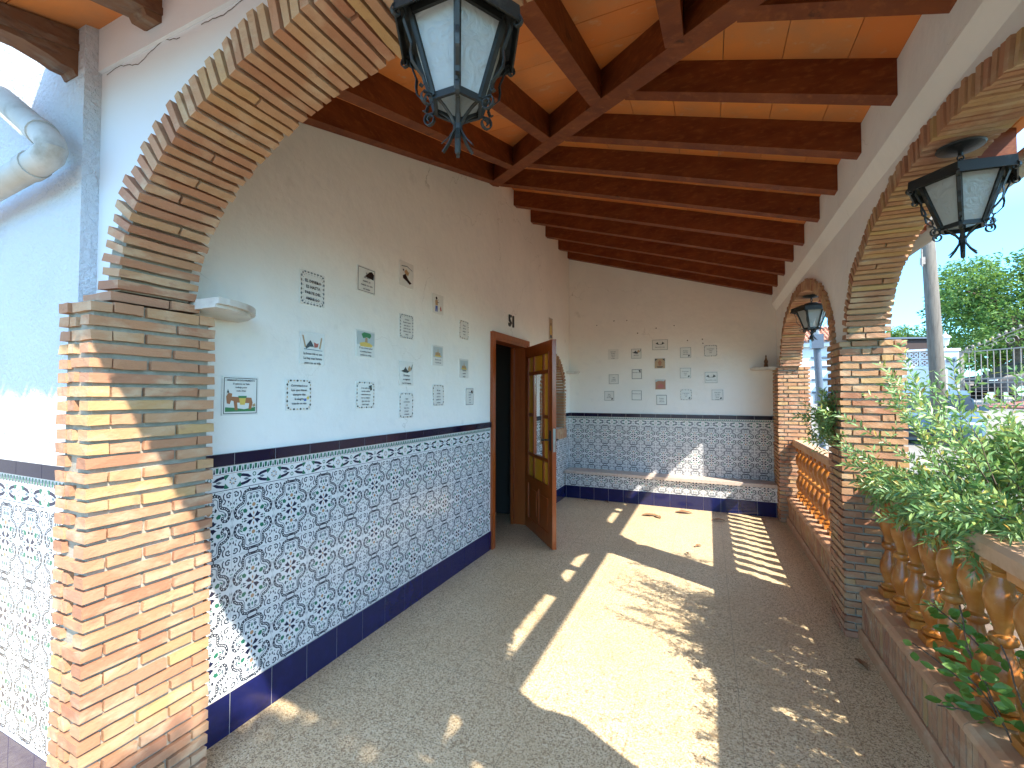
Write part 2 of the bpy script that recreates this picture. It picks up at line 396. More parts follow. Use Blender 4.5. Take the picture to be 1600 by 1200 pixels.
us = [.95, DY0, DY1, WC - WA] + [WC - WA * cos(pi * i / 24) for i in range(1, 24)] + [WC + WA, 6.6]
hw = MB(); strips(hw, us, house_cols, lambda u, z, d: (d, u, z), XW, XW - .15)
for y in (DY0, DY1): hw.add([(XW, y, 0), (XW - .15, y, 0), (XW - .15, y, DZ), (XW, y, DZ)], [(0, 1, 2, 3)])
house = empty('house_wall', (XW, 3.8, 0), 'tall white plastered house wall with the blue and white tile dado and the door opening', 'wall')
hw.build('plaster', PLASTER, house)
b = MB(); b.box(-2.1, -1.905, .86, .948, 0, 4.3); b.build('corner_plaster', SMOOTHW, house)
# interior of the room behind the door
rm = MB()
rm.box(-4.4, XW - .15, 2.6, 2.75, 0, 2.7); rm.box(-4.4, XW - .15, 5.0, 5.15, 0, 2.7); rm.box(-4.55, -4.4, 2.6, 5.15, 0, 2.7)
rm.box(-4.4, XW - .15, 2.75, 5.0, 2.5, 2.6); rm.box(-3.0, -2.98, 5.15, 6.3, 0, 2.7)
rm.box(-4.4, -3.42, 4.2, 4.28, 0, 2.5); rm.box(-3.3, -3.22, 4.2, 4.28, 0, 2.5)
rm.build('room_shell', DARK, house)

def motif_polys():
    """one 20 x 28 cm tile motif -> list of (polygon, material, layer)"""
    out = []
    def rib(pts, w, m, lay, sym):
        P = [Vector(p) for p in pts]; k = len(P); L = []; Rr = []
        for i, p in enumerate(P):
            t = (P[min(i + 1, k - 1)] - P[max(i - 1, 0)]).normalized(); nrm = Vector((-t.y, t.x)) * w / 2
            L.append(p + nrm); Rr.append(p - nrm)
        for i in range(k - 1): emit([L[i], L[i + 1], Rr[i + 1], Rr[i]], m, lay, sym)
    def emit(poly, m, lay, sym):
        for sx in ((1, -1) if 'x' in sym else (1,)):
            for sy in ((1, -1) if 'y' in sym else (1,)):
                out.append(([(p[0] * sx, p[1] * sy) for p in poly], m, lay))
    band = [(0, .127), (.028, .127), (.042, .122), (.047, .112), (.047, .084), (.052, .074), (.070, .068), (.083, .056), (.088, .040), (.084, .024), (.074, .014), (.062, .016), (.056, .026), (.060, .036)]
    rib(band, .0125, INK, 0, 'xy')
    # dots on the band
    for i in range(len(band) - 1):
        a, b = Vector(band[i]), Vector(band[i + 1]); n = max(1, int((b - a).length / .0085))
        for k in range(n):
            c = a + (b - a) * (k + .5) / n
            if c.x < .004: continue
            r = .0021; emit([(c.x - r, c.y - r), (c.x + r, c.y - r), (c.x + r, c.y + r), (c.x - r, c.y + r)], PATWHITE, 1, 'xy')
    rib([(0, .114), (.026, .114), (.036, .106), (.036, .080), (.044, .064), (.062, .056), (.070, .046)], .0034, GREY, 0, 'xy')
    rib([(0.024 * cos(t), .14 - .0135 * sin(t)) for t in [i * pi / 2 / 6 for i in range(7)]], .005, INK, 2, 'xy')
    emit([(.003, .004), (.022, .006), (.034, .016), (.024, .020), (.018, .028), (.010, .016)], NAVY2, 0, 'xy')
    emit([(.030, .004), (.044, .010), (.048, .004), (.040, .001)], INK, 0, 'xy')
    emit([(.034, .030), (.048, .032), (.052, .046), (.040, .050), (.030, .040)], GREEN, 0, 'xy')
    emit([(.050, .052), (.062, .046), (.064, .036), (.056, .042)], GREEN, 0, 'xy')
    emit([(-.006, .0), (0, -.007), (.006, 0), (0, .007)], ORANGE, 2, '')
    emit([(-.004, .022), (0, .012), (.004, .022), (0, .032)], ORANGE, 1, 'y')
    c = (0, .060)
    emit([(c[0] + .009 * cos(i * pi / 4), c[1] + .009 * sin(i * pi / 4)) for i in range(8)], ORANGE, 1, 'y')
    for i in range(8):
        t = i * pi / 4 + pi / 8; q = (c[0] + .0185 * cos(t), c[1] + .0185 * sin(t)); d = Vector((cos(t), sin(t))) * .0065; n = Vector((-sin(t), cos(t))) * .0036
        emit([(q[0] - d.x, q[1] - d.y), (q[0] + n.x, q[1] + n.y), (q[0] + d.x, q[1] + d.y), (q[0] - n.x, q[1] - n.y)], (GREY, GREEN)[i % 2], 0, 'y')
    emit([(.010, .088), (.018, .084), (.026, .092), (.018, .102), (.008, .100)], GREY, 0, 'xy')
    emit([(-.005, .092), (0, .084), (.005, .092), (0, .106)], GREEN, 1, 'y')
    emit([(.022, .062), (.030, .060), (.034, .070), (.026, .078)], INK, 0, 'xy')
    # outer corner scrolls and leaves
    rib([(.094, .128), (.084, .131), (.074, .124), (.076, .113), (.086, .111), (.090, .118), (.084, .121)], .006, INK, 0, 'xy')
    rib([(.066, .132), (.060, .122), (.062, .108), (.070, .100), (.066, .090), (.060, .086)], .0052, INK, 0, 'xy')
    emit([(.078, .100), (.088, .096), (.084, .086)], NAVY2, 0, 'xy')
    emit([(.090, .092), (.098, .084), (.090, .074)], INK, 0, 'xy')
    emit([(.078, .082), (.084, .080), (.080, .072)], GREEN, 0, 'xy')
    emit([(.0945, .060), (.098, .052), (.0945, .040)], INK, 0, 'xy')
    emit([(.0945, .026), (.0985, .018), (.0945, .006)], GREY, 0, 'xy')
    emit([(.0935, .070), (.099, .066), (.099, .062), (.0935, .064)], GREEN, 0, 'xy')
    emit([(.004, .040), (.016, .036), (.022, .044), (.014, .050)], INK, 0, 'xy')
    emit([(.008, .104), (.020, .106), (.020, .1095), (.008, .1095)], INK, 0, 'xy')
    emit([(.050, .010), (.056, .006), (.056, .002), (.050, .003)], GREEN, 0, 'xy')
    emit([(.064, .044), (.072, .050), (.076, .040), (.070, .030), (.066, .034)], GREY, 0, 'xy')
    emit([(.056, .112), (.052, .100), (.054, .092), (.060, .102)], GREY, 0, 'xy')
    emit([(.030, .1345), (.060, .1375), (.060, .1385), (.030, .1355)], GREY, 0, 'xy')
    return out
MOT = motif_polys()
def border_polys():
    out = []
    def q(poly, m, lay=0, sx=False, sy=None):
        for a in ((1, -1) if sx else (1,)):
            out.append(([(p[0] * a, p[1]) for p in poly], m, lay))
            if sy is not None: out.append(([(p[0] * a, 2 * sy - p[1]) for p in poly], m, lay))
    q([(-.1, .003), (.1, .003), (.1, .0055), (-.1, .0055)], NAVY2)
    q([(-.1, .0735), (.1, .0735), (.1, .0755), (-.1, .0755)], ORANGE)
    q([(-.1, .1065), (.1, .1065), (.1, .108), (-.1, .108)], ORANGE)
    yc = .040
    q([(.012, yc + .006), (.030, yc + .020), (.056, yc + .026), (.078, yc + .018), (.060, yc + .014), (.040, yc + .010), (.026, yc + .004)], NAVY2, 0, True, yc)
    q([(.028, yc - .003), (.040, yc - .006), (.052, yc), (.040, yc + .006), (.028, yc + .003)], GREY, 0, True)
    for s in (1, -1):
        pts = [(.009 * cos(t), yc + s * (.016 + .010 * sin(t))) for t in [i * 2 * pi / 10 for i in range(10)]]
        pin = [(.005 * cos(t), yc + s * (.016 + .006 * sin(t))) for t in [i * 2 * pi / 10 for i in range(10)]]
        for i in range(10): out.append(([pts[i], pts[(i + 1) % 10], pin[(i + 1) % 10], pin[i]], GREEN, 0))
    q([(.066, yc + .006), (.084, yc + .028), (.072, yc + .030), (.060, yc + .028)], GREEN, 1, True, yc)
    # flower on the tile joint, in two halves
    for i in range(8):
        t = i * pi / 4 + pi / 8; c = Vector((.1, yc)); p = c + Vector((cos(t), sin(t))) * .012; d = Vector((cos(t), sin(t))) * .006; n = Vector((-sin(t), cos(t))) * .0035
        out.append(([tuple(p - d), tuple(p + n), tuple(p + d), tuple(p - n)], (ORANGE, GREY)[i % 2], 2))
    for i in range(8):
        x = -.1 + .025 * i
        out.append(([(x + .001, .103), (x + .0005, .084), (x + .006, .079), (x + .0115, .084), (x + .0125, .103)], GREEN, 0))
        out.append(([(x + .0145, .079), (x + .0235, .079), (x + .019, .103)], NAVY2, 0))
    return out
BORD = border_polys()
def dado(parent, fn, u0, u1, ustart, keep, nrow=3, z0=.175, border=True, spans=None, cut=None):
    """fn(u,z,d)->xyz with d outwards; keep(u,z) False inside openings; spans = list of (u0,u1,z0,z1) for the slabs"""
    TH = .2875
    base = MB(); nav = MB(); pat = MB()
    def slab(mb, a, b, za, zb, d):
        vs = [fn(u, z, dd) for u in (a, b) for z in (za, zb) for dd in (0, d)]
        mb.add(vs, [(0, 1, 3, 2), (4, 6, 7, 5), (0, 4, 5, 1), (2, 3, 7, 6), (0, 2, 6, 4), (1, 5, 7, 3)])
    def put(poly, m, lay, cu, cz):
        P = [(u + cu, z + cz) for u, z in poly]
        mu = sum(p[0] for p in P) / len(P); mz = sum(p[1] for p in P) / len(P)
        if min(p[0] for p in P) < u0 or max(p[0] for p in P) > u1: return
        if cut and max(p[1] for p in P) > cut: return
        if not keep(mu, mz): return
        pat.mat(m).add([fn(u, z, .0046 + .00018 * lay) for u, z in P], [tuple(range(len(P)))])
    for a, b, za, zb in spans: slab(base, a, b, za, zb, .004)
    k0 = int(math.floor((u0 - ustart) / .2)) - 1; k1 = int(math.ceil((u1 - ustart) / .2)) + 1
    for k in range(k0, k1):
        cu = ustart + (k + .5) * .2
        for r in range(nrow):
            cz = z0 + TH * (r + .5)
            for poly, m, lay in MOT: put([(u, z * TH / .28) for u, z in poly], m, lay, cu, cz)
        for r in range(nrow):   # grout
            z = z0 + TH * r
            put([(-.1, -.0008), (.1, -.0008), (.1, .0008), (-.1, .0008)], GROUT, 4, cu, z)
            put([(-.1008, 0), (-.0992, 0), (-.0992, TH), (-.1008, TH)], GROUT, 3, cu, z)
        if border:
            zb = z0 + TH * nrow
            for poly, m, lay in BORD: put(poly, m, lay, cu, zb)
            put([(-.1008, 0), (-.0992, 0), (-.0992, .11), (-.1008, .11)], GROUT, 3, cu, zb)
    d = base.build('tile_dado', GLAZE, parent); pat.build('painted_pattern', None, d)
    # navy skirting and cap tiles
    def tiles(name, za, zb, th, edges):
        nb = MB(); gr = MB()
        for (a, b) in edges:
            slab(gr, a, b, za, zb, th - .0015)
            k = int(math.floor((a - ustart) / .2))
            while ustart + k * .2 < b:
                p0 = max(a, ustart + k * .2 + .0013); p1 = min(b, ustart + (k + 1) * .2 - .0013)
                if p1 > p0 + .004: slab(nb, p0, p1, za + .0004, zb - .0004, th)
                k += 1
        o = nb.build(name, CAPN if 'cap' in name else NAVY, parent); gr.build('grout', GROUT, o)
    return tiles
Z0, ZB, ZT = .175, 1.0375, 1.1475       # skirting top, pattern top, border top
def keep_house(u, z):
    if DY0 - .06 < u < DY1 + .06: return False
    if WC - WA - .09 < u < WC + WA + .09 and z > .86: return False
    return True
fnL = lambda u, z, d: (XW + d, u, z)
tl = dado(house, fnL, 1.05, YB, 1.086, keep_house,
          spans=[(1.05, DY0 - .04, Z0, ZT), (DY1 + .04, WC - WA - .08, Z0, ZT), (WC + WA + .08, YB - .001, Z0, ZT), (WC - WA - .08, WC + WA + .08, Z0, .86)])
tl('navy_skirting', 0, Z0, .012, [(1.05, DY0 - .045), (DY1 + .045, YB - .001)])
tl('navy_cap_tiles', ZT, ZT + .052, .014, [(1.05, DY0 - .045), (DY1 + .045, WC - WA - .08), (WC + WA + .08, YB - .001)])

# back wall
back = empty('back_wall', (-.5, YB, 0), 'white plastered end wall of the porch with the tile dado behind the bench', 'wall')
bw = MB(); bw.prism([(XW - .19, 0), (1.05, 0), (1.05, z1(1.05) + BH - .005), (XW - .19, z1(XW - .19) + BH - .005)], lambda u, v, d: (u, d, v), YB, YB + .18)
bw.build('plaster', PLASTER, back)
fnB = lambda u, z, d: (u, YB - d, z)
tb = dado(back, fnB, XW + .005, .76, XW + .03, lambda u, z: z > .30, spans=[(XW + .005, .76, Z0, ZT)])
tb('navy_cap_tiles', ZT, ZT + .052, .014, [(XW + .015, .76)])
h = MB(); 
for x, z in ((-1.485, 2.479), (-1.234, 2.527), (-1.053, 2.524), (-.904, 2.332), (-.654, 2.388), (-.42, 2.409), (-.251, 2.198), (-.068, 2.206), (-.06, 2.15)):
    h.prism([(x + .009 * cos(t) * R(.7, 1.2), z + .009 * sin(t) * R(.7, 1.2)) for t in [i * pi / 3.5 for i in range(7)]], lambda u, v, d: (u, d, v), YB - .001, YB + .01)
h.build('screw_holes', SCREW, back)

# bench
bench = empty('tiled_bench', (-.57, 6.3, 0), 'low tiled bench with a pale stone seat built along the end wall', 'bench')
sb = MB(); sb.box(XW + .016, .745, 6.12, YB - .007, .352, .390); sb.build('seat_slab', SLABM, bench)
bb = MB(); bb.box(XW + .016, .745, 6.172, YB - .008, 0, .351); bb.build('bench_body', MORTAR, bench)
fnS = lambda u, z, d: (u, 6.171 - d, z)
ts = dado(bench, fnS, XW + .017, .744, XW + .03, lambda u, z: True, nrow=1, border=False, spans=[(XW + .017, .744, Z0, .351)], cut=.35)
ts('navy_skirting', 0, Z0, .012, [(XW + .017, .744)])

# front gable side: rough stucco wall of the house left of the arch
fw = empty('stucco_wall', (-4, .9, 0), 'rough white stucco outer wall left of the big arch with a tiled dado', 'wall')
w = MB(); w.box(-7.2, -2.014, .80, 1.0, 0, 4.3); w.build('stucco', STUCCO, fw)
fnF = lambda u, z, d: (u, .80 - d, z)
tf = dado(fw, fnF, -3.4, -2.015, -3.40, lambda u, z: True, spans=[(-3.4, -2.015, Z0, ZT)])
tf('navy_skirting', 0, Z0, .012, [(-3.4, -2.015)])
tf('navy_cap_tiles', ZT, ZT + .052, .014, [(-3.4, -2.015)])
# closing shell of the house
hs = MB(); hs.box(-7.2, -7.0, 1.0, 9, 0, 4.3); hs.box(-7.2, -1.91, 8.9, 9.0, 0, 4.3); hs.box(-7.3, -2.11, .70, 9.2, 4.3, 4.45); hs.box(-2.09, -1.95, 6.61, 9, 0, 4.3)
tag(hs.build('house_shell', PLASTER), 'upper walls and flat roof of the white house', 'building')

# front arch wall
FC, FA, FB, FZ = -.479, 1.27, .675, 1.793
front = empty('front_arch_wall', (FC, .97, SPR), 'white wall over the wide brick arch nearest the viewer', 'arch wall')
def arch_cols(c, a, b, zc, lo, top):
    def f(u, side):
        if abs(u + side * 1e-6 - c) < a: return [(zc + b * sqrt(max(0, 1 - ((u - c) / a) ** 2)), top(u))]
        return [(lo, top(u))]
    return f
ea, eb = FA + .075, FB + .075
us = [-2.014, FC - ea] + [FC - ea * cos(pi * i / 48) for i in range(1, 48)] + [FC + ea, 1.03]
m_ = MB(); topf = lambda u: min(z2(.98) + BH - .005, z1(u) + BH - .005)
strips(m_, us, arch_cols(FC, ea, eb, FZ, SPR - .02, topf), lambda u, z, d: (u, d, z), .85, 1.02)
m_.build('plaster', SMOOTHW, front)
b = MB(); b.box(-2.013, 1.0, .838, .8495, 2.62, 2.80); b.build('plaster_ledge', SMOOTHW, front)
random.seed(5); b = MB(); x = -1.98; z = 2.617; P = []
while x < -.9: P.append((x, z - .012 + .03 * noise.noise(Vector((x * 7, 0, 0))) + R(-.003, .003))); x += .018
for i in range(len(P) - 1):
    if noise.noise(Vector((P[i][0] * 5, 3, 0))) > -.25: b.add([(P[i][0], .849, P[i][1]), (P[i + 1][0], .849, P[i + 1][1]), (P[i + 1][0], .849, P[i + 1][1] + .0025), (P[i][0], .849, P[i][1] + .0035)], [(0, 1, 2, 3)])
b.build('crack', SCREW, front)
arch_ring(front, lambda u, z, d: (FC + u, d, z), FA, FB, FZ, .79, 1.036, rad=.107)
b = MB()
brick_bar(b, (-1.845, .865, 1.772), Vector((.085, 0, 0)), Vector((0, .085, 0)), Vector((0, 0, .0150)))
brick_bar(b, (-1.845, 1.0, 1.772), Vector((.095, 0, 0)), Vector((0, .046, 0)), Vector((0, 0, .0150)))
b.build('impost_bricks', BRICK, front)
pillar('brick_pillar', -1.925, -1.74, .72, 1.10, 0, 1.752, 'thick brick pillar closest to the viewer at the left of the wide arch', .36)
pillar('brick_pillar', .75, 1.06, .72, 1.10, 0, SPR, 'brick corner pillar at the right foot of the wide near arch', .4)

# side arcade
def hole_block(parent, x, y, z):
    b = MB(); b.box(x - .026, x + .026, y - .006, y + .02, z - .017, z + .017); b.build('dark_hole_block', OUTWOOD, parent)  # dark block stands in for the shade inside a putlog hole
q_ = pillar('brick_pillar', XR, 1.06, 3.30, 3.62, 0, SPR, 'brick pillar standing between the two side arches', .33); hole_block(q_, .925, 3.298, 1.722)
q_ = pillar('brick_pillar', XR, 1.06, 5.97, YB - .003, 0, SPR, 'brick pillar at the far end of the porch beside the bench', .3); hole_block(q_, .915, 5.968, 1.722)
AC = [(2.10, 1.16, .605), (4.80, 1.13, .59)]
arc = empty('side_arcade_wall', (.9, 3.6, SPR), 'white wall over the two brick arches on the garden side', 'arcade wall')
m_ = MB(); us = [.85]
for c, a, b in AC: us += [c - (a + .055)] + [c - (a + .055) * cos(pi * i / 40) for i in range(1, 40)] + [c + (a + .055)]
us += [YB + .1]
def colz(u, side):
    for c, a, b in AC:
        A, B = a + .055, b + .055
        if abs(u + side * 1e-6 - c) < A: return SPR + B * sqrt(max(0, 1 - ((u - c) / A) ** 2))
    return SPR - .02
for i in range(len(us) - 1):
    a, b = us[i], us[i + 1]; za, zb = colz(a, 1), colz(b, -1)
    prof = lambda y, z0: [(.785, y, z0), (.785, y, 2.52), (.742, y, 2.60), (.742, y, z1(.742) + BH - .006), (.955, y, z1(.955) + BH - .006), (.955, y, z0)]
    A, B = prof(a, za), prof(b, zb)
    m_.add(A + B, [(q, (q + 1) % 6, (q + 1) % 6 + 6, q + 6) for q in range(6)] + ([tuple(range(5, -1, -1))] if i == 0 else []) + ([tuple(range(6, 12))] if i == len(us) - 2 else []))
m_.build('plaster', PLASTER, arc)
for c, a, b in AC: arch_ring(arc, lambda u, z, d, c=c: (d, c + u, z), a, b, SPR, .765, .975, rad=.085)

# ------------------------------------------------------------------ roof
roof = empty('porch_roof', (-.5, 3.6, 2.6), 'sloping porch roof with dark red beams and terracotta boards underneath', 'roof')
def sbeam(mb, x0, x1, yc, w=.078):     # beam of the side slope
    zz = lambda x: z1(x)
    vs = [(x, y, zz(x) + dz) for x in (x0, x1) for y in (yc - w / 2, yc + w / 2) for dz in (0, BH)]
    mb.add(vs, [(0, 1, 3, 2), (4, 6, 7, 5), (0, 4, 5, 1), (2, 3, 7, 6), (0, 2, 6, 4), (1, 5, 7, 3)])
EX = 1.36
ys = [1.865, 2.38, 2.865, 3.33, 3.81, 4.37, 4.87, 5.39, 5.92, 6.37]
for y in ys:
    x0 = XW if y > 3.83 else XW + (3.83 - y) + .05
    b = MB(); sbeam(b, x0, EX - .03, y); b.build('beam', WOOD, roof)
hipd = Vector((1, -1, -SL))
b = MB(); w = .055; n_ = Vector((1, 1, 0)).normalized() * w
vs = []
for s in (0, 2.93):
    p = Vector((XW, 3.83, 3.5)) + hipd * s
    for q in (-1, 1):
        for dz in (-.012, BH - .003): vs.append(p + n_ * q + Vector((0, 0, dz)))
b.add(vs, [(0, 1, 3, 2), (4, 6, 7, 5), (0, 4, 5, 1), (2, 3, 7, 6), (0, 2, 6, 4), (1, 5, 7, 3)])
b.build('hip_beam', WOOD, roof)
for x in (-1.93 + .075, -1.5, -1.01, -.56, -.12, .33, .72):
    b = MB(); y1 = 3.83 - (x - XW) - .05; ww = .078
    vs = [(xx, y, z2(y) + dz) for xx in (x - ww / 2, x + ww / 2) for y in (1.0, y1) for dz in (0, BH)]
    b.add(vs, [(0, 1, 3, 2), (4, 6, 7, 5), (0, 4, 5, 1), (2, 3, 7, 6), (0, 2, 6, 4), (1, 5, 7, 3)])
    b.build('beam', WOOD, roof)
# carved rafter tails outside, over the front wall
EY = .25
for x in (-2.10, -1.67, -1.2, -.72, -.24, .24, .72):
    lift = 0 if x < -2 else .07
    b = MB(); pr = [(.86, z2(.86) - .01), (.83, z2(.83) - .02), (.795, z2(.795) - .012), (.785, z2(.785) + .008), (.755, z2(.755) + .015), (.72, z2(.72) + .035), (.66, z2(.66) + .06), (.58, z2(.58) + .075), (.47, z2(.47) + .08), (EY + .01, z2(EY) + .085), (EY + .01, z2(EY) + BH - .004), (.86, z2(.86) + BH - .004)]
    pr = [(a_, min(c_ + lift, z2(a_) + BH - .03)) for a_, c_ in pr[:-2]] + pr[-2:]
    b.prism(pr, lambda u, v, d: (d, u, v), x - .042, x + .042)
    b.prism([(.85, z2(.85) + .075), (EY + .02, z2(EY) + .105), (EY + .02, z2(EY) + .125), (.85, z2(.85) + .10)], lambda u, v, d: (d, u, v), x - .048, x + .048)
    b.build('carved_rafter_tail', OUTWOOD, roof)
# ceiling boards: side slope in strips along Y, front slope in strips along X
cb = MB(); tt = .03
x = XW + .004
while x < EX:
    xe = min(x + .247, EX)
    y = 6.6; lo = max(EY, 3.83 - ((x + xe) / 2 - XW)) if x < 1.6 else EY
    edges = [6.6] + [q for q in sorted(ys, reverse=True) if q > lo + .1]
    def yl(xx): return max(EY + .0, 3.83 - (xx - XW)) + .003
    cuts = edges + [None]
    for i in range(len(cuts) - 1):
        ya = cuts[i] - .0008; 
        if cuts[i + 1] is None: pa, pb = yl(x), yl(xe - .003)
        else: pa = pb = cuts[i + 1] + .0008
        j = R(0, .0015)
        vs = []
        for dz in (0, tt):
            for (xx, yy) in ((x, ya), (xe - .003, ya), (xe - .003, pb), (x, pa)): vs.append((xx, yy, z1(xx) + BH + dz + j))
        if pb > ya or pa > ya: continue
        cb.add(vs, [(0, 1, 2, 3), (7, 6, 5, 4), (0, 4, 5, 1), (1, 5, 6, 2), (2, 6, 7, 3), (3, 7, 4, 0)])
    x = xe
y = 3.83
while y > EY:
    yb_ = max(y - .247, EY)
    xa = -2.19
    if y > 1.12: xa = XW + .002
    xh = lambda yy: XW + (3.83 - yy) - .003
    cuts = [xa] + [q for q in (-1.5, -1.01, -.56, -.12, .33, .72) if xa < q < xh(y) - .05] + [None]
    for i in range(len(cuts) - 1):
        x0 = cuts[i] + .0008
        if cuts[i + 1] is None: p0, p1 = min(xh(y), EX), min(xh(yb_ + .003), EX)
        else: p0 = p1 = cuts[i + 1] - .0008
        j = R(0, .0015); vs = []
        for dz in (0, tt):
            for (xx, yy) in ((x0, y), (x0, yb_ + .003), (p1, yb_ + .003), (p0, y)): vs.append((xx, yy, z2(yy) + BH + dz + j))
        cb.add(vs, [(0, 1, 2, 3), (7, 6, 5, 4), (0, 4, 5, 1), (1, 5, 6, 2), (2, 6, 7, 3), (3, 7, 4, 0)])
    y = yb_
cb.build('ceiling_boards', CEIL, roof)
# sheathing and clay tiles on top
sh = MB()
vs = [(XW, 6.65, 0), (EX + .02, 6.65, 0), (EX + .02, EY - .02, 0), (1.51 - .0, EY - .02, 0), (XW, 3.83, 0)]
def zt1(x): return z1(x) + BH + tt + .004
def zt2(y): return z2(y) + BH + tt + .004
hx = EX + .02; hy = 3.83 - (hx - XW)
sh.add([(XW, 6.65, zt1(XW)), (hx, 6.65, zt1(hx)), (hx, hy, zt1(hx)), (XW, 3.83, zt1(XW)),
        (XW, 6.65, zt1(XW) + .04), (hx, 6.65, zt1(hx) + .04), (hx, hy, zt1(hx) + .04), (XW, 3.83, zt1(XW) + .04)],
       [(0, 1, 2, 3), (7, 6, 5, 4), (0, 4, 5, 1), (1, 5, 6, 2), (3, 7, 4, 0)])
sh.add([(XW, 3.83, zt2(3.83)), (hx, hy, zt2(hy)), (hx, EY - .02, zt2(EY)), (-2.19, EY - .02, zt2(EY)), (-2.19, .79, zt2(.79)), (XW, 1.0, zt2(1.0)),
        (XW, 3.83, zt2(3.83) + .04), (hx, hy, zt2(hy) + .04), (hx, EY - .02, zt2(EY) + .04), (-2.19, EY - .02, zt2(EY) + .04), (-2.19, .79, zt2(.79) + .04), (XW, 1.0, zt2(1.0) + .04)],
       [(0, 1, 2, 3, 4, 5), (11, 10, 9, 8, 7, 6)] + [(i, i + 6, (i + 1) % 6 + 6, (i + 1) % 6) for i in range(6)])
sh.build('mortar_bed', MORTAR, roof)
rt = MB()
def halftube(mb, p0, p1, r):
    p0, p1 = Vector(p0), Vector(p1); t = (p1 - p0).normalized(); a = t.cross(Vector((0, 0, 1))).normalized(); u = a.cross(t).normalized()
    n = max(1, int((p1 - p0).length / .36)); L = (p1 - p0) / n
    for i in range(n):
        q0 = p0 + L * i; q1 = q0 + L * 1.08; vs = []
        for p, rr in ((q0, r * .86), (q1, r)):
            for k in range(7): w = pi * k / 6; vs.append(p + a * rr * cos(w) + u * rr * sin(w) * (1 if rr == r else .8))
        for p, rr in ((q0, r * .86 - .012), (q1, r - .012)):
            for k in range(7): w = pi * k / 6; vs.append(p + a * rr * cos(w) + u * rr * sin(w) * (1 if rr > r - .02 else .8))
        fs = []
        for k in range(6): fs += [(k, k + 1, k + 8, k + 7), (14 + k, 21 + k, 22 + k, 15 + k), (7 + k, 8 + k, 22 + k, 21 + k)]
        mb.add(vs, fs)
for k in range(30):
    y = 6.55 - k * .2
    xs = XW if y > 3.83 else XW + (3.83 - y)
    if xs < hx - .1: halftube(rt, (xs, y, zt1(xs) + .04), (hx + .01, y, zt1(hx) + .04), .085)
for k in range(17):
    x = -1.98 + k * .2
    yy = min(3.83 - (x - XW), 3.83) if x > XW else .78
    if yy - EY > .15: halftube(rt, (x, yy, zt2(yy) + .04), (x, EY - .03, zt2(EY) + .04), .085)
rt.build('clay_tiles', ROOFT, roof)
# gutter
gt = MB(); GX, GZ, GR = 1.425, 2.612, .07
vs = []
for y in (EY - .05, 7.2):
    for rr in (GR, GR - .008):
        for k in range(11): w = pi + pi * k / 10; vs.append((GX + rr * cos(w), y, GZ + rr * sin(w)))
fs = []
for k in range(10): fs += [(k, k + 1, 23 + k, 22 + k), (11 + k, 33 + k, 34 + k, 12 + k)]
fs += [(0, 22, 33, 11), (10, 21, 43, 32)] + [(k, 11 + k, 12 + k, k + 1) for k in range(10)] + [(22 + k, 23 + k, 34 + k, 33 + k) for k in range(10)]
gt.add(vs, fs)
tag(gt.build('roof_gutter', GUTTER, smooth=True, angle=40), 'weathered grey gutter running along the garden side eave', 'gutter')

# ------------------------------------------------------------------ door
door = empty('front_door', (XW, (DY0 + DY1) / 2, 0), 'reddish brown wooden front door standing open with amber glass panes', 'door')
b = MB()
b.box(XW - .12, XW + .022, DY0 - .045, DY0 + .03, 0, DZ + .045); b.box(XW - .12, XW + .022, DY1 - .03, DY1 + .045, 0, DZ + .045)
b.box(XW - .12, XW + .0215, DY0 + .0301, DY1 - .0301, DZ - .03, DZ + .0445)
b.box(XW + .022, XW + .030, DY0 - .05, DY0 + .005, 0, DZ + .05); b.box(XW + .022, XW + .030, DY1 - .005, DY1 + .05, 0, DZ + .05); b.box(XW + .022, XW + .0295, DY0 + .0051, DY1 - .0051, DZ - .005, DZ + .0495)
b.build('door_frame', DOORW, door)
b = MB(); b.box(XW - .16, XW - .121, DY1 - .032, DY1 - .002, .0, DZ - .03)   # deep timber lining of the far jamb
b.box(XW - .158, XW - .125, DY1 - .06, DY1 - .0321, 0, DZ - .03)
b.build('inner_lining', DOORW, door)
H0 = Vector((XW + .035, DY1 - .045, 0)); dd_ = (Vector((-1.325, 3.985, 0)) - H0).normalized(); nn_ = Vector((-dd_.y, dd_.x, 0))
if nn_.dot(Vector((0, 0, 0)) - H0) < 0: nn_ = -nn_
def fd(u, z, d): p = H0 + dd_ * u + nn_ * d; return (p.x, p.y, z)
def dbox(mb, u0, u1, za, zb, d0=-.02, d1=.02):
    vs = [fd(u, z, d) for u in (u0, u1) for d in (d0, d1) for z in (za, zb)]
    mb.add(vs, [(0, 1, 3, 2), (4, 6, 7, 5), (0, 4, 5, 1), (2, 3, 7, 6), (0, 2, 6, 4), (1, 5, 7, 3)])
LW = .84; b = MB()
dbox(b, 0, .095, .012, 1.985); dbox(b, LW - .095, LW, .012, 1.985)
dbox(b, .0951, LW - .0951, 1.875, 1.984); dbox(b, .0951, LW - .0951, .012, .13); dbox(b, .0951, LW - .0951, .50, .575)
for za in (1.67, .80): dbox(b, .0951, LW - .0951, za, za + .035, -.016, .0165)
for ua in (.255, .555):
    dbox(b, ua, ua + .032, .576, .7999, -.016, .017); dbox(b, ua, ua + .032, .8351, 1.6699, -.016, .017); dbox(b, ua, ua + .032, 1.7051, 1.8749, -.016, .017)
dbox(b, .0952, .2549, 1.225, 1.26, -.015, .016); dbox(b, .5871, LW - .0952, 1.225, 1.26, -.015, .016)
for ua, ub in ((.0952, .405), (.435, LW - .0952)):
    dbox(b, ua, ub, .1301, .4999, -.008, .008); dbox(b, ua + .05, ub - .05, .18, .45, -.013, .013)
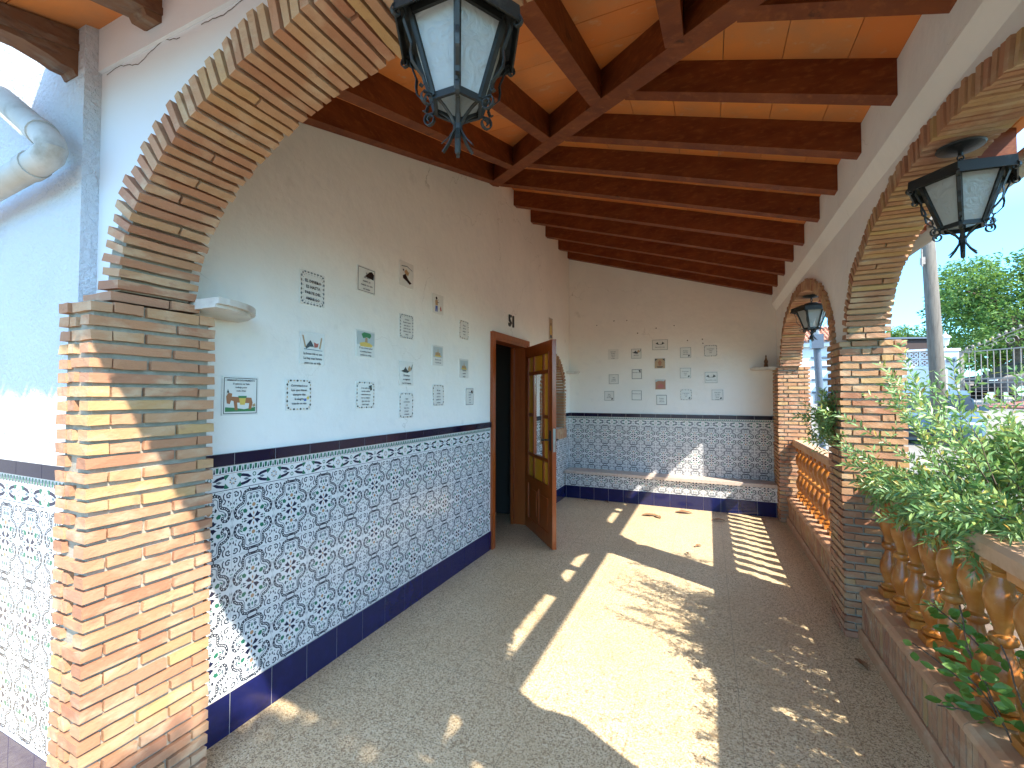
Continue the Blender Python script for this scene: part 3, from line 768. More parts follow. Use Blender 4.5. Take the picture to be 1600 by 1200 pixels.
dbox(b, .4051, .4349, .1301, .4999, -.016, .016)
# raised moulding round the glazed field
for za, zb in ((.576, .59), (1.861, 1.8749)): dbox(b, .0953, LW - .0953, za, zb, .0171, .024)
for ua in (.0952, LW - .1092): dbox(b, ua, ua + .014, .5901, 1.8609, .0172, .024)
leaf = b.build('door_leaf', DOORW, door)
b = MB()
for (u0, u1) in ((.0953, .2549), (.5871, LW - .0953)):
    for (za, zb) in ((.576, .7999), (.8351, 1.2249), (1.2601, 1.6699), (1.7051, 1.8749)): dbox(b, u0, u1, za, zb, -.003, .003)
for (za, zb) in ((.576, .7999), (1.7051, 1.8749)): dbox(b, .2871, .5549, za, zb, -.003, .003)
b.build('amber_panes', AMBER, leaf)
b = MB(); dbox(b, .2871, .5549, .8351, 1.6699, -.002, .002); b.build('clear_pane', CLEAR, leaf)
b = MB()
for s in (1, -1):
    dbox(b, LW - .07, LW - .03, .93, 1.12, min(s * .0205, s * .026), max(s * .0205, s * .026))
    b.tube([fd(LW - .05, 1.03, s * .026), fd(LW - .05, 1.03, s * .055), fd(LW - .07, 1.03, s * .065), fd(LW - .17, 1.02, s * .062)], .009, 8)
b.build('door_handle', BLACKP, leaf)
b = MB(); dbox(b, LW + .0002, LW + .003, .92, 1.14, -.012, .012); dbox(b, LW + .003, LW + .014, 1.0, 1.03, -.006, .006); b.build('lock_plate', METAL, leaf)

# ------------------------------------------------------------------ window in its brick arch
win = empty('arched_window', (XW, WC, WS0), 'dark arched window framed with bricks, half hidden behind the open door', 'window')
arch_ring(win, lambda u, z, d: (XW + d, WC + u, z), WA - .012, WB - .012, WSP, -.13, .022, rad=.105, pitch=.041, name='brick_surround')
b = MB(); cz = WS0
for s in (-1, 1):
    k = 0
    while WS0 + .0205 + k * .041 < WSP:
        z = WS0 + .0205 + k * .041; yc = WC + s * (WA - .012 + .0525)
        brick_bar(b, (XW - .054, yc, z), Vector((0, .0525 + R(-.003, .004), 0)), Vector((.076, 0, 0)), Vector((0, 0, .0165))); k += 1
for k in range(26):
    y = WC - WA - .095 + (k + .5) * (2 * WA + .19) / 26
    brick_bar(b, (XW - .046, y, WS0 - .075), Vector((0, 0, .072)), Vector((.078, 0, 0)), Vector((0, .0165, 0)))
b.build('brick_jambs_and_sill', BRICK, win)
b = MB(); 
for s in (-1, 1): b.box(XW - .128, XW + .012, min(WC + s * (WA - .003), WC + s * (WA + .088)), max(WC + s * (WA - .003), WC + s * (WA + .088)), WS0 - .14, WSP)
b.box(XW - .127, XW + .011, WC - WA - .0, WC + WA + .0, WS0 - .14, WS0 - .005)
b.build('jamb_mortar', MORTAR, win)
b = MB(); rr = WA
b.box(XW - .17, XW - .132, WC - rr, WC - rr + .06, WS0, WSP); b.box(XW - .17, XW - .132, WC + rr - .06, WC + rr, WS0, WSP); b.box(XW - .169, XW - .133, WC - rr + .0601, WC + rr - .0601, WS0, WS0 + .06)
b.box(XW - .168, XW - .134, WC - .03, WC + .03, WS0 + .0601, WSP + .37)
for i in range(24):
    t0, t1 = pi * i / 24, pi * (i + 1) / 24; q = lambda t, r: (WC + r * cos(t), WSP + r * sin(t))
    b.prism([q(t0, rr), q(t1, rr), q(t1, rr - .06), q(t0, rr - .06)], lambda u, v, d: (d, u, v), XW - .17, XW - .132)
b.build('window_frame', DOORW, win)
b = MB(); b.prism([(WC - rr + .05, WS0 + .05), (WC + rr - .05, WS0 + .05)] + [(WC + (rr - .05) * cos(pi * i / 20), WSP + (rr - .05) * sin(pi * i / 20)) for i in range(21)], lambda u, v, d: (d, u, v), XW - .155, XW - .15)
b.build('window_glass', CGLASS, win)

# ------------------------------------------------------------------ corner shelves and a bottle
def shelf(cx, cy, sx, sy, r, label, pm=MARBLE):
    b = MB(); P = [(0, 0)] + [(r * cos(pi / 2 * i / 10), r * 1.0 * sin(pi / 2 * i / 10)) for i in range(11)]
    b.prism([(cx + sx * u, cy + sy * v) for u, v in P], lambda u, v, d: (u, v, d), 1.782, 1.806)
    b.prism([(cx + sx * u * .94, cy + sy * v * .94) for u, v in P], lambda u, v, d: (u, v, d), 1.770, 1.7819)
    return tag(b.build('corner_shelf', pm, smooth=False), label, 'shelf', 'quarter round marble corner shelves')
shelf(XW + .001, 1.03, 1, 1, .285, 'pale marble corner shelf beside the near left brick pillar')
shelf(XW + .001, YB - .001, 1, -1, .16, 'small marble corner shelf right of the arched window')
shelf(XR + .03, YB - .001, -1, -1, .28, 'marble corner shelf left of the far brick pillar, carrying the little bottle')
b = MB(); b.lathe([(.022, 0), (.024, .01), (.018, .05), (.024, .075), (.012, .10), (.007, .125), (.010, .14), (.003, .155)], (.66, 6.33, 1.8065), 12)
tag(b.build('bottle', OUTWOOD, smooth=True), 'tiny dark bottle standing on the far right corner shelf', 'bottle')

# ------------------------------------------------------------------ lanterns
def make_lantern():
    t = empty('wrought_iron_lantern', (0, 0, 0), '', '')
    H = lambda r, z: [(r * cos(pi / 3 * i), r * sin(pi / 3 * i), z) for i in range(6)]
    def frust(mb, rz):
        vs = []
        for r, z in rz: vs += H(r, z)
        n = len(rz); mb.add(vs, [(i * 6 + q, i * 6 + (q + 1) % 6, (i + 1) * 6 + (q + 1) % 6, (i + 1) * 6 + q) for i in range(n - 1) for q in range(6)] + [(5, 4, 3, 2, 1, 0), tuple(range((n - 1) * 6, n * 6))])
    b = MB(); b.lathe([(.012, -.022), (.05, -.014), (.068, -.006), (.072, .0)], n=24); b.lathe([(.008, -.035), (.008, -.02)], n=8); b.build('ceiling_plate', IRON, t, smooth=True, angle=30)
    b = MB()
    b.tube([(.010 * cos(a), 0, -.042 + .011 * sin(a)) for a in [2 * pi * i / 12 for i in range(13)]], .0025, 6)
    b.tube([(0, .010 * cos(a), -.055 + .011 * sin(a)) for a in [2 * pi * i / 12 for i in range(13)]], .0025, 6); b.build('chain', IRON, t, smooth=True)
    b = MB()
    frust(b, [(.02, -.062), (.055, -.070), (.058, -.078), (.075, -.080), (.150, -.108), (.163, -.112), (.166, -.150), (.161, -.150), (.152, -.122), (.02, -.095)])
    b.build('hood', IRON, t)
    zt, zb, r0, r1 = -.128, -.305, .124, .062
    b = MB()
    for i in range(6):
        a = pi / 3 * i; c, s = cos(a), sin(a)
        b.tube([(r0 * c, r0 * s, zt), (r1 * c, r1 * s, zb)], 0, 4, sq=(.009, .005))
        a2 = pi / 3 * (i + 1)
        b.tube([(r0 * c, r0 * s, zt - .004), (r0 * cos(a2), r0 * sin(a2), zt - .004)], 0, 4, sq=(.004, .008))
        b.tube([(r1 * c, r1 * s, zb), (r1 * cos(a2), r1 * sin(a2), zb)], 0, 4, sq=(.004, .008))
    b.build('frame', IRON, t)
    for i in range(6):
        a, a2 = pi / 3 * i, pi / 3 * (i + 1); b = MB()
        f0, f1 = .985, .985; k = .93
        def P(aa, ab, f, r, z): 
            p = Vector((r * cos(aa), r * sin(aa), z)); q = Vector((r * cos(ab), r * sin(ab), z)); return p.lerp(q, f) * 1
        q = [P(a, a2, .05, r0 * .985, zt), P(a, a2, .95, r0 * .985, zt), P(a, a2, .92, r1 * .985, zb), P(a, a2, .08, r1 * .985, zb)]
        cn = (q[1] - q[0]).cross(q[3] - q[0]).normalized() * .0015
        b.add([p + cn for p in q] + [p - cn for p in q], [(0, 1, 2, 3), (7, 6, 5, 4), (0, 4, 5, 1), (1, 5, 6, 2), (2, 6, 7, 3), (3, 7, 4, 0)])
        b.build('glass_pane', LGLASS, t)
    def spiral(cx, cz, r, a0, turns, shrink=.35, n=16):
        return [(cx + r * (1 - (1 - shrink) * i / n) * cos(a0 + turns * 2 * pi * i / n), cz + r * (1 - (1 - shrink) * i / n) * sin(a0 + turns * 2 * pi * i / n)) for i in range(n + 1)]
    for i in range(6):
        a = pi / 3 * i; c, s = cos(a), sin(a); b = MB()
        top = spiral(.157, -.150, .019, -2.6, -1.25, .3)[::-1]
        mid = [(.130, -.185), (.122, -.205), (.124, -.225)]
        low = [(.120, -.245), (.104, -.262), (.092, -.272), (.088, -.285), (.093, -.295), (.101, -.292)]
        b.tube([(r * c, r * s, z) for r, z in top + mid + low], 0, 4, sq=(.0045, .0012))
        b.build('side_scroll', IRON, t)
        b = MB()
        sp = spiral(.080, -.318, .018, .9, -1.3, .3)[::-1]
        rest = [(.055, -.306), (.038, -.318), (.020, -.335), (.009, -.352), (.010, -.366), (.024, -.390), (.042, -.410)]
        b.tube([(r * c, r * s, z) for r, z in sp + rest], 0, 4, sq=(.0045, .0013)); b.build('bottom_scroll', IRON, t)
    b = MB(); b.lathe([(.004, -.30), (.007, -.33), (.011, -.352), (.008, -.37), (.007, -.42), (.002, -.425)], n=10); b.build('finial', IRON, t, smooth=True)
    b = MB(); b.lathe([(.004, -.10), (.013, -.12), (.014, -.17)], n=12); b.lathe([(.012, -.171), (.024, -.20), (.030, -.235), (.024, -.262), (.006, -.275)], n=14); b.build('light_bulb', BULB, t, smooth=True)
    return t
lan = make_lantern()
LG = 'wrought iron lanterns hanging under the brick arches'
for i, (p, rz, lab) in enumerate((((-.552, .92, FZ + FB - .008), 0, 'large black iron lantern hanging nearest, under the wide front arch'),
                                  ((.88, 2.20, SPR + .603), .1, 'black iron lantern hanging on the right with sky behind it'),
                                  ((.88, 4.86, SPR + .588), .05, 'small looking iron lantern hanging in the farthest narrow arch'))):
    o = lan if i == 0 else copy_tree(lan)
    o.location = p; o.rotation_euler = (0, 0, rz); tag(o, lab, 'lantern', LG); 

# ------------------------------------------------------------------ low walls and balustrades
for wi, (y0, y1) in enumerate(((1.17, 3.298), (3.622, 5.968))):
    lab = ('low brick wall with rounded clay coping under the leafy near balustrade', 'low brick wall with rounded clay coping under the far balustrade')[wi]
    lw = empty('low_brick_wall', (.92, (y0 + y1) / 2, 0), lab, 'low wall', 'low walls under the balustrades')
    b = MB(); b.box(.835, 1.0, y0 + .002, y1 - .002, 0, .262); b.build('mortar_core', MORTAR, lw)
    b = MB(); n = int((y1 - y0) / .043)
    for k in range(n):
        y = y0 + .004 + (k + .5) * (y1 - y0 - .008) / n
        for x in (.838, .997): brick_bar(b, (x, y, .165), Vector((0, 0, .092 + R(-.002, .002))), Vector((.014 + R(-.001, .002), 0, 0)), Vector((0, .0165, 0)))
    b.build('soldier_bricks', BRICK, lw)
    b = MB(); b.prism([(.805, 0), (.834, 0), (.834, .066), (.818, .066), (.805, .05)], lambda u, v, d: (u, d, v), y0 + .002, y1 - .002); b.build('clay_plinth', COPE, lw)
    b = MB(); n = int(round((y1 - y0) / .24)); L = (y1 - y0 - .004) / n
    for k in range(n):
        ya = y0 + .002 + k * L + .002; yb2 = ya + L - .004; j = R(-.003, .003)
        prof = [(.815 + j, .262), (.812 + j, .272), (.818, .288), (.832, .301), (.858, .310), (.99, .314), (1.02, .305), (1.036, .285), (1.036, .262)]
        b.prism(prof, lambda u, v, d: (u, d, v), ya, yb2)
    b.build('coping_tiles', COPE, lw)
    bl = empty('balustrade', (.94, (y0 + y1) / 2, .315), ('terracotta balustrade half buried in the leafy shrub', 'terracotta balustrade in the far arch, free of leaves')[wi], 'balustrade', 'terracotta balustrades')
    n = int(round((y1 - y0) / .176)); st = (y1 - y0) / n
    prof = [(.030, .035), (.042, .045), (.044, .058), (.030, .068), (.027, .078), (.036, .10), (.047, .135), (.050, .165), (.044, .195), (.031, .225), (.025, .25), (.024, .262), (.037, .272), (.040, .283), (.037, .295), (.024, .305), (.025, .32), (.032, .345), (.045, .385), (.051, .42), (.048, .45), (.036, .478), (.027, .495), (.026, .503), (.040, .512), (.044, .523), (.036, .532)]
    k0 = None
    for k in range(n):
        y = y0 + (k + .5) * st
        if k0 is None:
            b = MB(); WL[bl.name] = Vector((0, 0, 0))
            b.lathe(prof, (0, 0, 0), 20); b.box(-.046, .046, -.046, .046, 0, .0355); b.box(-.046, .046, -.046, .046, .5315, .566)
            k0 = b.build('baluster', TERRA, bl, smooth=True, angle=38); WL[bl.name] = Vector(bl.location); c = k0
        else: c = k0.copy(); COL.objects.link(c); c.parent = bl
        c.location = (0, y - bl.location.y, .0); c.rotation_euler = (0, 0, 0)
    b = MB(); b.prism([(.874, .886), (1.006, .886), (1.006, .935), (.990, .952), (.890, .952), (.874, .935)], lambda u, v, d: (u, d, v), y0 + .002, y1 - .002); b.build('top_rail', RAILM, bl)

# ------------------------------------------------------------------ drain pipe on the left wall
b = MB(); Y = .715
b.tube([(-3.3, Y, 3.15), (-2.9, Y, 2.885), (-2.394, Y, 2.554), (-2.06, Y, 2.335), (-2.012, Y, 2.30), (-1.995, Y, 2.272), (-2.015, Y, 2.252), (-2.06, Y, 2.245), (-2.374, Y, 2.222), (-3.3, Y, 2.15)], .041, 16)
for p, q in (((-2.10, Y, 2.361), (-2.06, Y, 2.335)), ((-2.11, Y, 2.2415), (-2.16, Y, 2.238))): b.tube([p, q], .0455, 16)
tag(b.build('drain_pipe', PIPEM, smooth=True, angle=50), 'fat grimy white drain pipe bending back on the rough left wall', 'pipe')

# ------------------------------------------------------------------ ceramic plaques
_TX = {}
def text_mesh(s):
    if s in _TX: return _TX[s]
    cu = bpy.data.curves.new('t', 'FONT'); cu.body = s; cu.size = 1; cu.align_x = 'CENTER'; cu.resolution_u = 1; cu.offset = .03
    ob = bpy.data.objects.new('t', cu); COL.objects.link(ob); dg = bpy.context.evaluated_depsgraph_get()
    me = bpy.data.meshes.new_from_object(ob.evaluated_get(dg))
    r = ([(v.co.x, v.co.y) for v in me.vertices], [tuple(p.vertices) for p in me.polygons])
    bpy.data.objects.remove(ob); bpy.data.curves.remove(cu); bpy.data.meshes.remove(me); _TX[s] = r; return r
TEXTINK = M('plaque_lettering', (.04, .035, .04), .3)
PTILE = M('plaque_tile', (.72, .70, .66), .25, var=(8, (.66, .64, .60), .5, .8))
BLK = M('plaque_black', (.02, .018, .018), .25); DON = M('plaque_brown', (.34, .12, .04), .3); YEL = M('plaque_yellow', (.65, .45, .08), .3)
GRN = M('plaque_green', (.03, .18, .05), .3); PBL = M('plaque_blue', (.05, .10, .35), .3); TAN = M('plaque_tan', (.40, .25, .12), .3); SKYB = M('plaque_sky', (.42, .46, .46), .3); RED = M('plaque_red', (.4, .08, .05), .3)
PIC = {
 'donkey': [(GRN, [(-.42, -.42), (.42, -.42), (.42, -.30), (.1, -.36), (-.15, -.32), (-.42, -.30)]), (DON, [(-.30, -.02), (.30, -.05), (.34, -.18), (.30, -.36), (.22, -.36), (.24, -.20), (-.10, -.18), (-.08, -.38), (-.16, -.38), (-.20, -.14), (-.34, -.10)]),
            (DON, [(-.34, .08), (-.24, .06), (-.26, -.10), (-.30, -.22), (-.38, -.20), (-.40, -.02)]), (BLK, [(-.38, .08), (-.36, .18), (-.32, .08)]), (YEL, [(-.06, -.04), (.14, -.04), (.11, -.24), (-.02, -.24)]), (GRN, [(-.08, .0), (.16, .0), (.15, -.06), (-.07, -.06)]),
            (TAN, [(.34, -.30), (.42, -.28), (.40, -.20), (.32, -.24)])],
 'hammock': [(TAN, [(-.44, .42), (-.38, .42), (-.26, .02), (-.32, .02)]), (TAN, [(.34, .40), (.40, .40), (.32, .0), (.26, .02)]), (BLK, [(-.24, .12), (-.10, .28), (0, .14), (.04, .06), (-.12, .06), (-.26, -.02), (-.30, .02)]), (RED, [(.04, .22), (.16, .18), (.24, .20), (.20, .06), (.06, .04)]), (GREY, [(-.36, -.02), (.40, -.04), (.40, -.06), (-.36, -.05)])],
 'tree': [(SKYB, [(-.48, -.05), (.48, -.05), (.48, .46), (-.48, .46)]), (GRN, [(-.25, .36), (-.1, .44), (.25, .42), (.3, .34), (.22, .22), (.05, .26), (-.15, .2)]), (TAN, [(-.04, .24), (.08, .24), (.10, -.02), (-.06, -.02)]), (YEL, [(-.35, .0), (-.1, .06), (.2, .04), (.38, -.04), (.3, -.12), (-.3, -.12)])],
 'castle': [(SKYB, [(-.42, -.1), (.42, -.1), (.42, .44), (-.42, .44)]), (TAN, [(-.24, 0), (-.24, .14), (-.04, .16), (0, .38), (.05, .16), (.22, .12), (.22, 0)]), (YEL, [(-.3, -.06), (.3, -.06), (.3, .0), (-.3, .0)])],
 'cat': [(BLK, [(-.40, .10), (-.2, .16), (-.08, .30), (.05, .16), (.2, .10), (.1, .02), (-.2, .04)]), (TAN, [(.08, .2), (.2, .36), (.34, .26), (.26, .1), (.14, .1)]), (BLK, [(.36, .3), (.42, .44), (.44, .43), (.40, .24), (.3, .1)])],
 'rider': [(BLK, [(-.3, -.1), (-.1, .02), (.1, -.2), (.36, -.34), (.2, -.42), (-.05, -.3), (-.28, -.22)]), (TAN, [(-.2, .1), (-.05, .24), (.12, .12), (.2, .2), (.1, -.04), (-.1, -.0)]), (GREY, [(-.4, .3), (0, .36), (.4, .24), (.4, .27), (0, .40), (-.4, .34)]), (BLK, [(-.32, .16), (-.26, .22), (-.2, .16), (-.26, .10)])],
 'boy': [(BLK, [(-.24, .30), (-.12, .38), (-.06, .28), (-.14, .20)]), (TAN, [(-.26, .2), (-.04, .2), (-.02, -.06), (-.24, -.08)]), (PBL, [(-.24, -.1), (-.04, -.1), (-.06, -.4), (-.14, -.4), (-.14, -.2), (-.18, -.4), (-.26, -.4)]), (RED, [(.16, -.2), (.24, -.05), (.32, -.3), (.2, -.34)])],
 'hill': [(BLK, [(-.1, .14), (.05, .26), (.16, .36), (.3, .40), (.42, .30), (.40, .08), (.2, .1)])],
 'birds': [(BLK, [(-.40, .12), (-.2, .26), (-.16, .1), (0, .02), (.16, .1), (.2, .28), (.40, .12), (.2, .02), (-.2, .02)])],
 'dark': [(TAN, [(-.46, -.46), (.46, -.46), (.46, .46), (-.46, .46)]), (BLK, [(-.44, .2), (-.2, .44), (-.44, .44)]), (BLK, [(.44, .2), (.44, .44), (.2, .44)]), (DON, [(0, .32), (.18, .1), (.1, -.22), (-.1, -.22), (-.18, .1)]), (BLK, [(-.3, -.3), (.3, -.3), (.2, -.4), (-.2, -.4)])],
 'red': [(DON, [(-.46, -.46), (.46, -.46), (.46, .46), (-.46, .46)]), (SKYB, [(-.45, .45), (.45, .45), (.3, .3), (-.2, .34), (-.45, .22)]), (RED, [(-.3, -.2), (0, .12), (.34, -.1), (.2, -.34), (-.2, -.32)])],
 'corner': [(BLK, [(.16, .36), (.34, .40), (.36, .22), (.28, .16)])], 'bug': [(BLK, [(.20, -.30), (.30, -.18), (.38, -.28), (.32, -.38), (.22, -.38)])],
 'lemon': [(YEL, [(.30, -.10), (.38, -.02), (.42, -.12), (.36, -.18)]), (PBL, [(.20, -.14), (.30, -.12), (.30, -.20), (.20, -.22)])],
 'saint': [(TAN, [(-.4, -.9), (.4, -.9), (.4, .9), (-.4, .9)]), (YEL, [(-.2, -.5), (.2, -.5), (.12, .3), (-.12, .3)]), (BLK, [(-.1, .3), (.1, .3), (.1, .55), (-.1, .55)]), (GREY, [(-.3, -.8), (.3, -.8), (.25, -.55), (-.25, -.55)])]}
def plaque(pos, wall, w, h, border, pic, lines, label, ty=None, sz=.1, group='small ceramic plaques with sayings'):
    if wall == 'L': org = Vector((XW, pos[0], pos[1])); fn = lambda u, v, d: (XW + d, pos[0] + u, pos[1] + v)
    else: org = Vector((pos[0], YB, pos[1])); fn = lambda u, v, d: (pos[0] + u, YB - d, pos[1] + v)
    rot = R(-.012, .012); cr, sr = cos(rot), sin(rot); f0 = fn; fn = lambda u, v, d: f0(u * cr - v * sr, u * sr + v * cr, d)
    b = MB(); e = .003
    b.prism([(-w / 2, -h / 2), (w / 2, -h / 2), (w / 2, h / 2), (-w / 2, h / 2)], fn, 0, .006)
    t = b.build('ceramic_plaque', PTILE, origin=org); WL[t.name] = org; tag(t, label, 'plaque', group)
    def poly(mb, m, P, lay): mb.mat(m).add([fn(u, v, .0066 + .00035 * lay) for u, v in P], [tuple(range(len(P)))])
    if border:
        b = MB(); hw_, hh_ = w / 2 - .006, h / 2 - .006
        if border in ('line', 'thick'):
            s = .0030 if border == 'line' else .0055
            for P in ([(-hw_, -hh_), (hw_, -hh_), (hw_, -hh_ + s), (-hw_, -hh_ + s)], [(-hw_, hh_ - s), (hw_, hh_ - s), (hw_, hh_), (-hw_, hh_)], [(-hw_, -hh_ + s), (-hw_ + s, -hh_ + s), (-hw_ + s, hh_ - s), (-hw_, hh_ - s)], [(hw_ - s, -hh_ + s), (hw_, -hh_ + s), (hw_, hh_ - s), (hw_ - s, hh_ - s)]): poly(b, BLK, P, 0)
        else:
            k = 28; mats = {'scroll': (BLK, TAN), 'floral': (GREY, BLK), 'dots': (BLK, BLK)}[border]
            for i in range(k):
                s0 = i / k * 4; side = int(s0); q = s0 - side; r = .9
                u, v = [(-hw_ + 2 * hw_ * q, -hh_), (hw_, -hh_ + 2 * hh_ * q), (hw_ - 2 * hw_ * q, hh_), (-hw_, hh_ - 2 * hh_ * q)][side]
                cx = 1 - .10 * (1 if q < .06 or q > .94 else 0); u *= cx; v *= cx
                L = 2 * (hw_ if side % 2 == 0 else hh_) / 7 * .40; tt_ = .0036 if i % 2 else .0058
                du, dv = ((L, 0), (0, L))[side % 2]; nu, nv = ((0, tt_), (tt_, 0))[side % 2]; sk = .004 * (1 if i % 2 else -1)
                poly(b, mats[i % 2], [(u - du, v - dv), (u + nu + sk * (nu > 0) * 0, v + nv), (u + du, v + dv), (u - nu, v - nv)], 0)
                if border == 'floral': poly(b, GREY, [(u * .88 - .002, v * .88 - .002), (u * .88 + .003, v * .88 - .002), (u * .88 + .001, v * .88 + .003)], 0)
        b.build('painted_border', None, t)
    if pic:
        b = MB(); s = min(w, h)
        for i, (m, P) in enumerate(PIC[pic]): poly(b, m, [(u * s, v * s) for u, v in P], i)
        b.build('painted_picture', None, t)
    if lines:
        b = MB(); n = len(lines); zs = ty if ty else (n - 1) * sz * .75
        for i, l in enumerate(lines):
            vs, fs = text_mesh(l); k = h * sz; wd = max(abs(x) for x, y in vs) * 2 * k; kx = min(1, w * .78 / wd) * k
            b.mat(TEXTINK).add([fn(x * kx, h * (zs - i * sz * 1.45) + y * k, .0085) for x, y in vs], fs)
        b.build('lettering', TEXTINK, t)
    return t
W_ = .15
P1 = [
 ((1.697, 2.007), .155, .175, 'floral', None, ['EL DINERO', 'ES HASTA', 'PARTE DEL', 'AMARGO'], 'plaque with a busy flowery border and capital lettering, highest of the leftmost column', .17, .12),
 ((2.095, 2.149), .155, .155, 'line', 'hill', ['En', 'mi casa', 'mando yo', 'cuando no esta', 'mi mujer'], 'plaque with a thin black frame and a black drawing in its top right corner', .22, .105),
 ((2.488, 2.282), .15, .17, None, 'rider', None, 'topmost plaque of all, a black and tan drawing without lettering', None, .1),
 ((2.876, 2.151), .15, .15, None, 'boy', ['no', 'pisar'], 'plaque with a boy in blue trousers', .2, .09),
 ((2.491, 1.923), .15, .165, 'floral', None, ['Oracion', 'Bendice Senor', 'esta casa y a', 'todos los que', 'vivimos en ella', 'amen'], 'pale plaque of small text in a flowery border, directly under the black and tan drawing', .26, .085),
 ((3.276, 2.007), .15, .155, 'scroll', None, ['El que', 'ahorra', 'siempre', 'tiene'], 'plaque with a scalloped border right of the boy and left of the house number', .2, .11),
 ((1.701, 1.694), .155, .165, None, 'hammock', ['La buena vida es cara', 'La hay mas barata', 'pero no es vida'], 'plaque with a dark animal lying in a hammock above three lines of text', -.2, .1),
 ((2.094, 1.762), .155, .16, None, 'tree', ['El que a buen arbol', 'se arrima, buena', 'sombra le cobija'], 'plaque with a green tree on yellow ground', -.2, .09),
 ((2.878, 1.756), .15, .155, None, 'castle', ['El amor todo', 'lo puede aqui'], 'plaque with a tan castle against a grey sky', -.24, .095),
 ((2.493, 1.601), .15, .165, None, 'cat', ['El trabajo', 'es sagrado', 'no lo toques'], 'plaque with a stretched black cat above three lines of text', -.12, .11),
 ((3.277, 1.68), .15, .16, None, 'castle', ['Sin prisa', 'se vive', 'mejor'], 'faint plaque with small towers and no border, nearest the upper left corner of the door', -.14, .11),
 ((1.314, 1.447), .165, .17, 'line', 'donkey', ['HERMANITOS DE SUFRIMIENTO', 'Si quieres ser feliz', 'trabaja poco', 'come bien'], 'colourful plaque with a brown donkey carrying yellow baskets', .38, .062),
 ((1.62, 1.452), .15, .155, 'scroll', 'lemon', ['Conversaciones', 'Los que vienen', 'siempre dan', 'la alegria', 'cuando se van'], 'plaque with an orange scroll border just right of the donkey plaque', .27, .1),
 ((2.097, 1.452), .155, .16, 'scroll', 'corner', ['Si en esta casa', 'no te reciben', 'como mereces', 'no te enfades', 'que otra vez', 'sera mejor'], 'scroll bordered plaque with a small emblem at its upper right, below the tree plaque', .24, .085),
 ((2.495, 1.382), .15, .17, 'scroll', None, ['Aqui', 'se vive bien', 'con', 'buen vino', 'y mejor', 'compania'], 'lowest plaque on the long wall, rounded border, below the cat plaque', .24, .085),
 ((2.888, 1.452), .15, .16, 'scroll', None, ['Mi casa', 'es chica', 'pero es', 'grande el', 'corazon'], 'plaque with a dashed rounded border below the castle plaque', .2, .1),
 ((3.377, 1.441), .14, .15, 'line', 'corner', ['La paz', 'de Dios', 'sea en', 'esta', 'casa'], 'thin framed plaque closest to the left side of the door frame', .22, .1)]
for p, w, h, bo, pi_, li, lab, ty, sz in P1: plaque(p, 'L', w, h, bo, pi_, li, lab, ty, sz)
P2 = [((-1.247, 2.047), None, None, 'borderless text plaque, top left on the end wall'), ((-.924, 2.044), 'line', 'cat', 'thin framed plaque second from left in the top row of the end wall'),
 ((-.605, 2.155), 'line', 'birds', 'widest plaque of the end wall, two dark birds, at the top centre'), ((-.277, 2.035), 'line', 'bug', 'framed plaque just right of the bird plaque'),
 ((.031, 2.048), 'dots', None, 'framed plaque with dark corner dots, top right on the end wall'), ((-.608, 1.898), None, 'dark', 'dark brown picture plaque under the bird plaque'),
 ((-1.241, 1.688), 'line', None, 'framed text plaque in the left column, middle row of the end wall'), ((-.918, 1.755), 'thick', 'corner', 'plaque with black triangular corners left of the dark brown picture plaque'),
 ((-.602, 1.607), None, 'red', 'reddish brown picture plaque in the centre of the end wall'), ((-.28, 1.758), 'line', 'bug', 'framed plaque with a small drawing right of the dark brown picture plaque'),
 ((.034, 1.692), 'line', 'birds', 'framed plaque with a dark bird pair, right column middle row'), ((-1.306, 1.449), 'line', 'bug', 'framed plaque lowest left on the end wall'),
 ((-.921, 1.457), 'thick', None, 'framed plaque of four text lines, bottom row second from left'), ((-.588, 1.395), 'thick', None, 'thick framed plaque lowest in the centre of the end wall'),
 ((-.275, 1.465), 'scroll', 'bug', 'plaque with a rounded dashed border, bottom row right of centre'), ((.108, 1.464), 'line', 'bug', 'pale framed plaque lowest right on the end wall')]
SAY = [['Quien tiene', 'un amigo', 'tiene un', 'tesoro', 'en casa'], ['Salud', 'y alegria', 'para todos'], ['Bienvenidos a casa'], ['El tiempo', 'pasa y la', 'vida queda'], ['A mal tiempo', 'buena', 'cara']]
for i, (p, bo, pi_, lab) in enumerate(P2):
    w, h = (.21, .15) if i == 2 else ((.16, .15) if i in (4, 10) else (.145, .145))
    li = None if pi_ in ('dark', 'red') else (SAY[2] if pi_ == 'birds' else SAY[i % 5])
    plaque(p, 'B', w, h, bo, pi_, li, lab, (-.25 if pi_ == 'birds' else (.2 if i % 5 == 0 else .12)), .11, 'small ceramic plaques with sayings on the end wall')
plaque((5.55, 2.33), 'L', .15, .29, 'line', None, None, 'tall narrow picture plaque above the arched window', group='small ceramic plaques with sayings')
o = [q for q in bpy.data.objects if q.get('label', '').startswith('tall narrow picture')][0]
b = MB()
for i, (m, P) in enumerate(PIC['saint']): b.mat(m).add([(XW + .0066 + .0003 * i, 5.55 + u * .15, 2.33 + v * .148) for u, v in P], [tuple(range(len(P)))])
b.build('painted_picture', None, o)
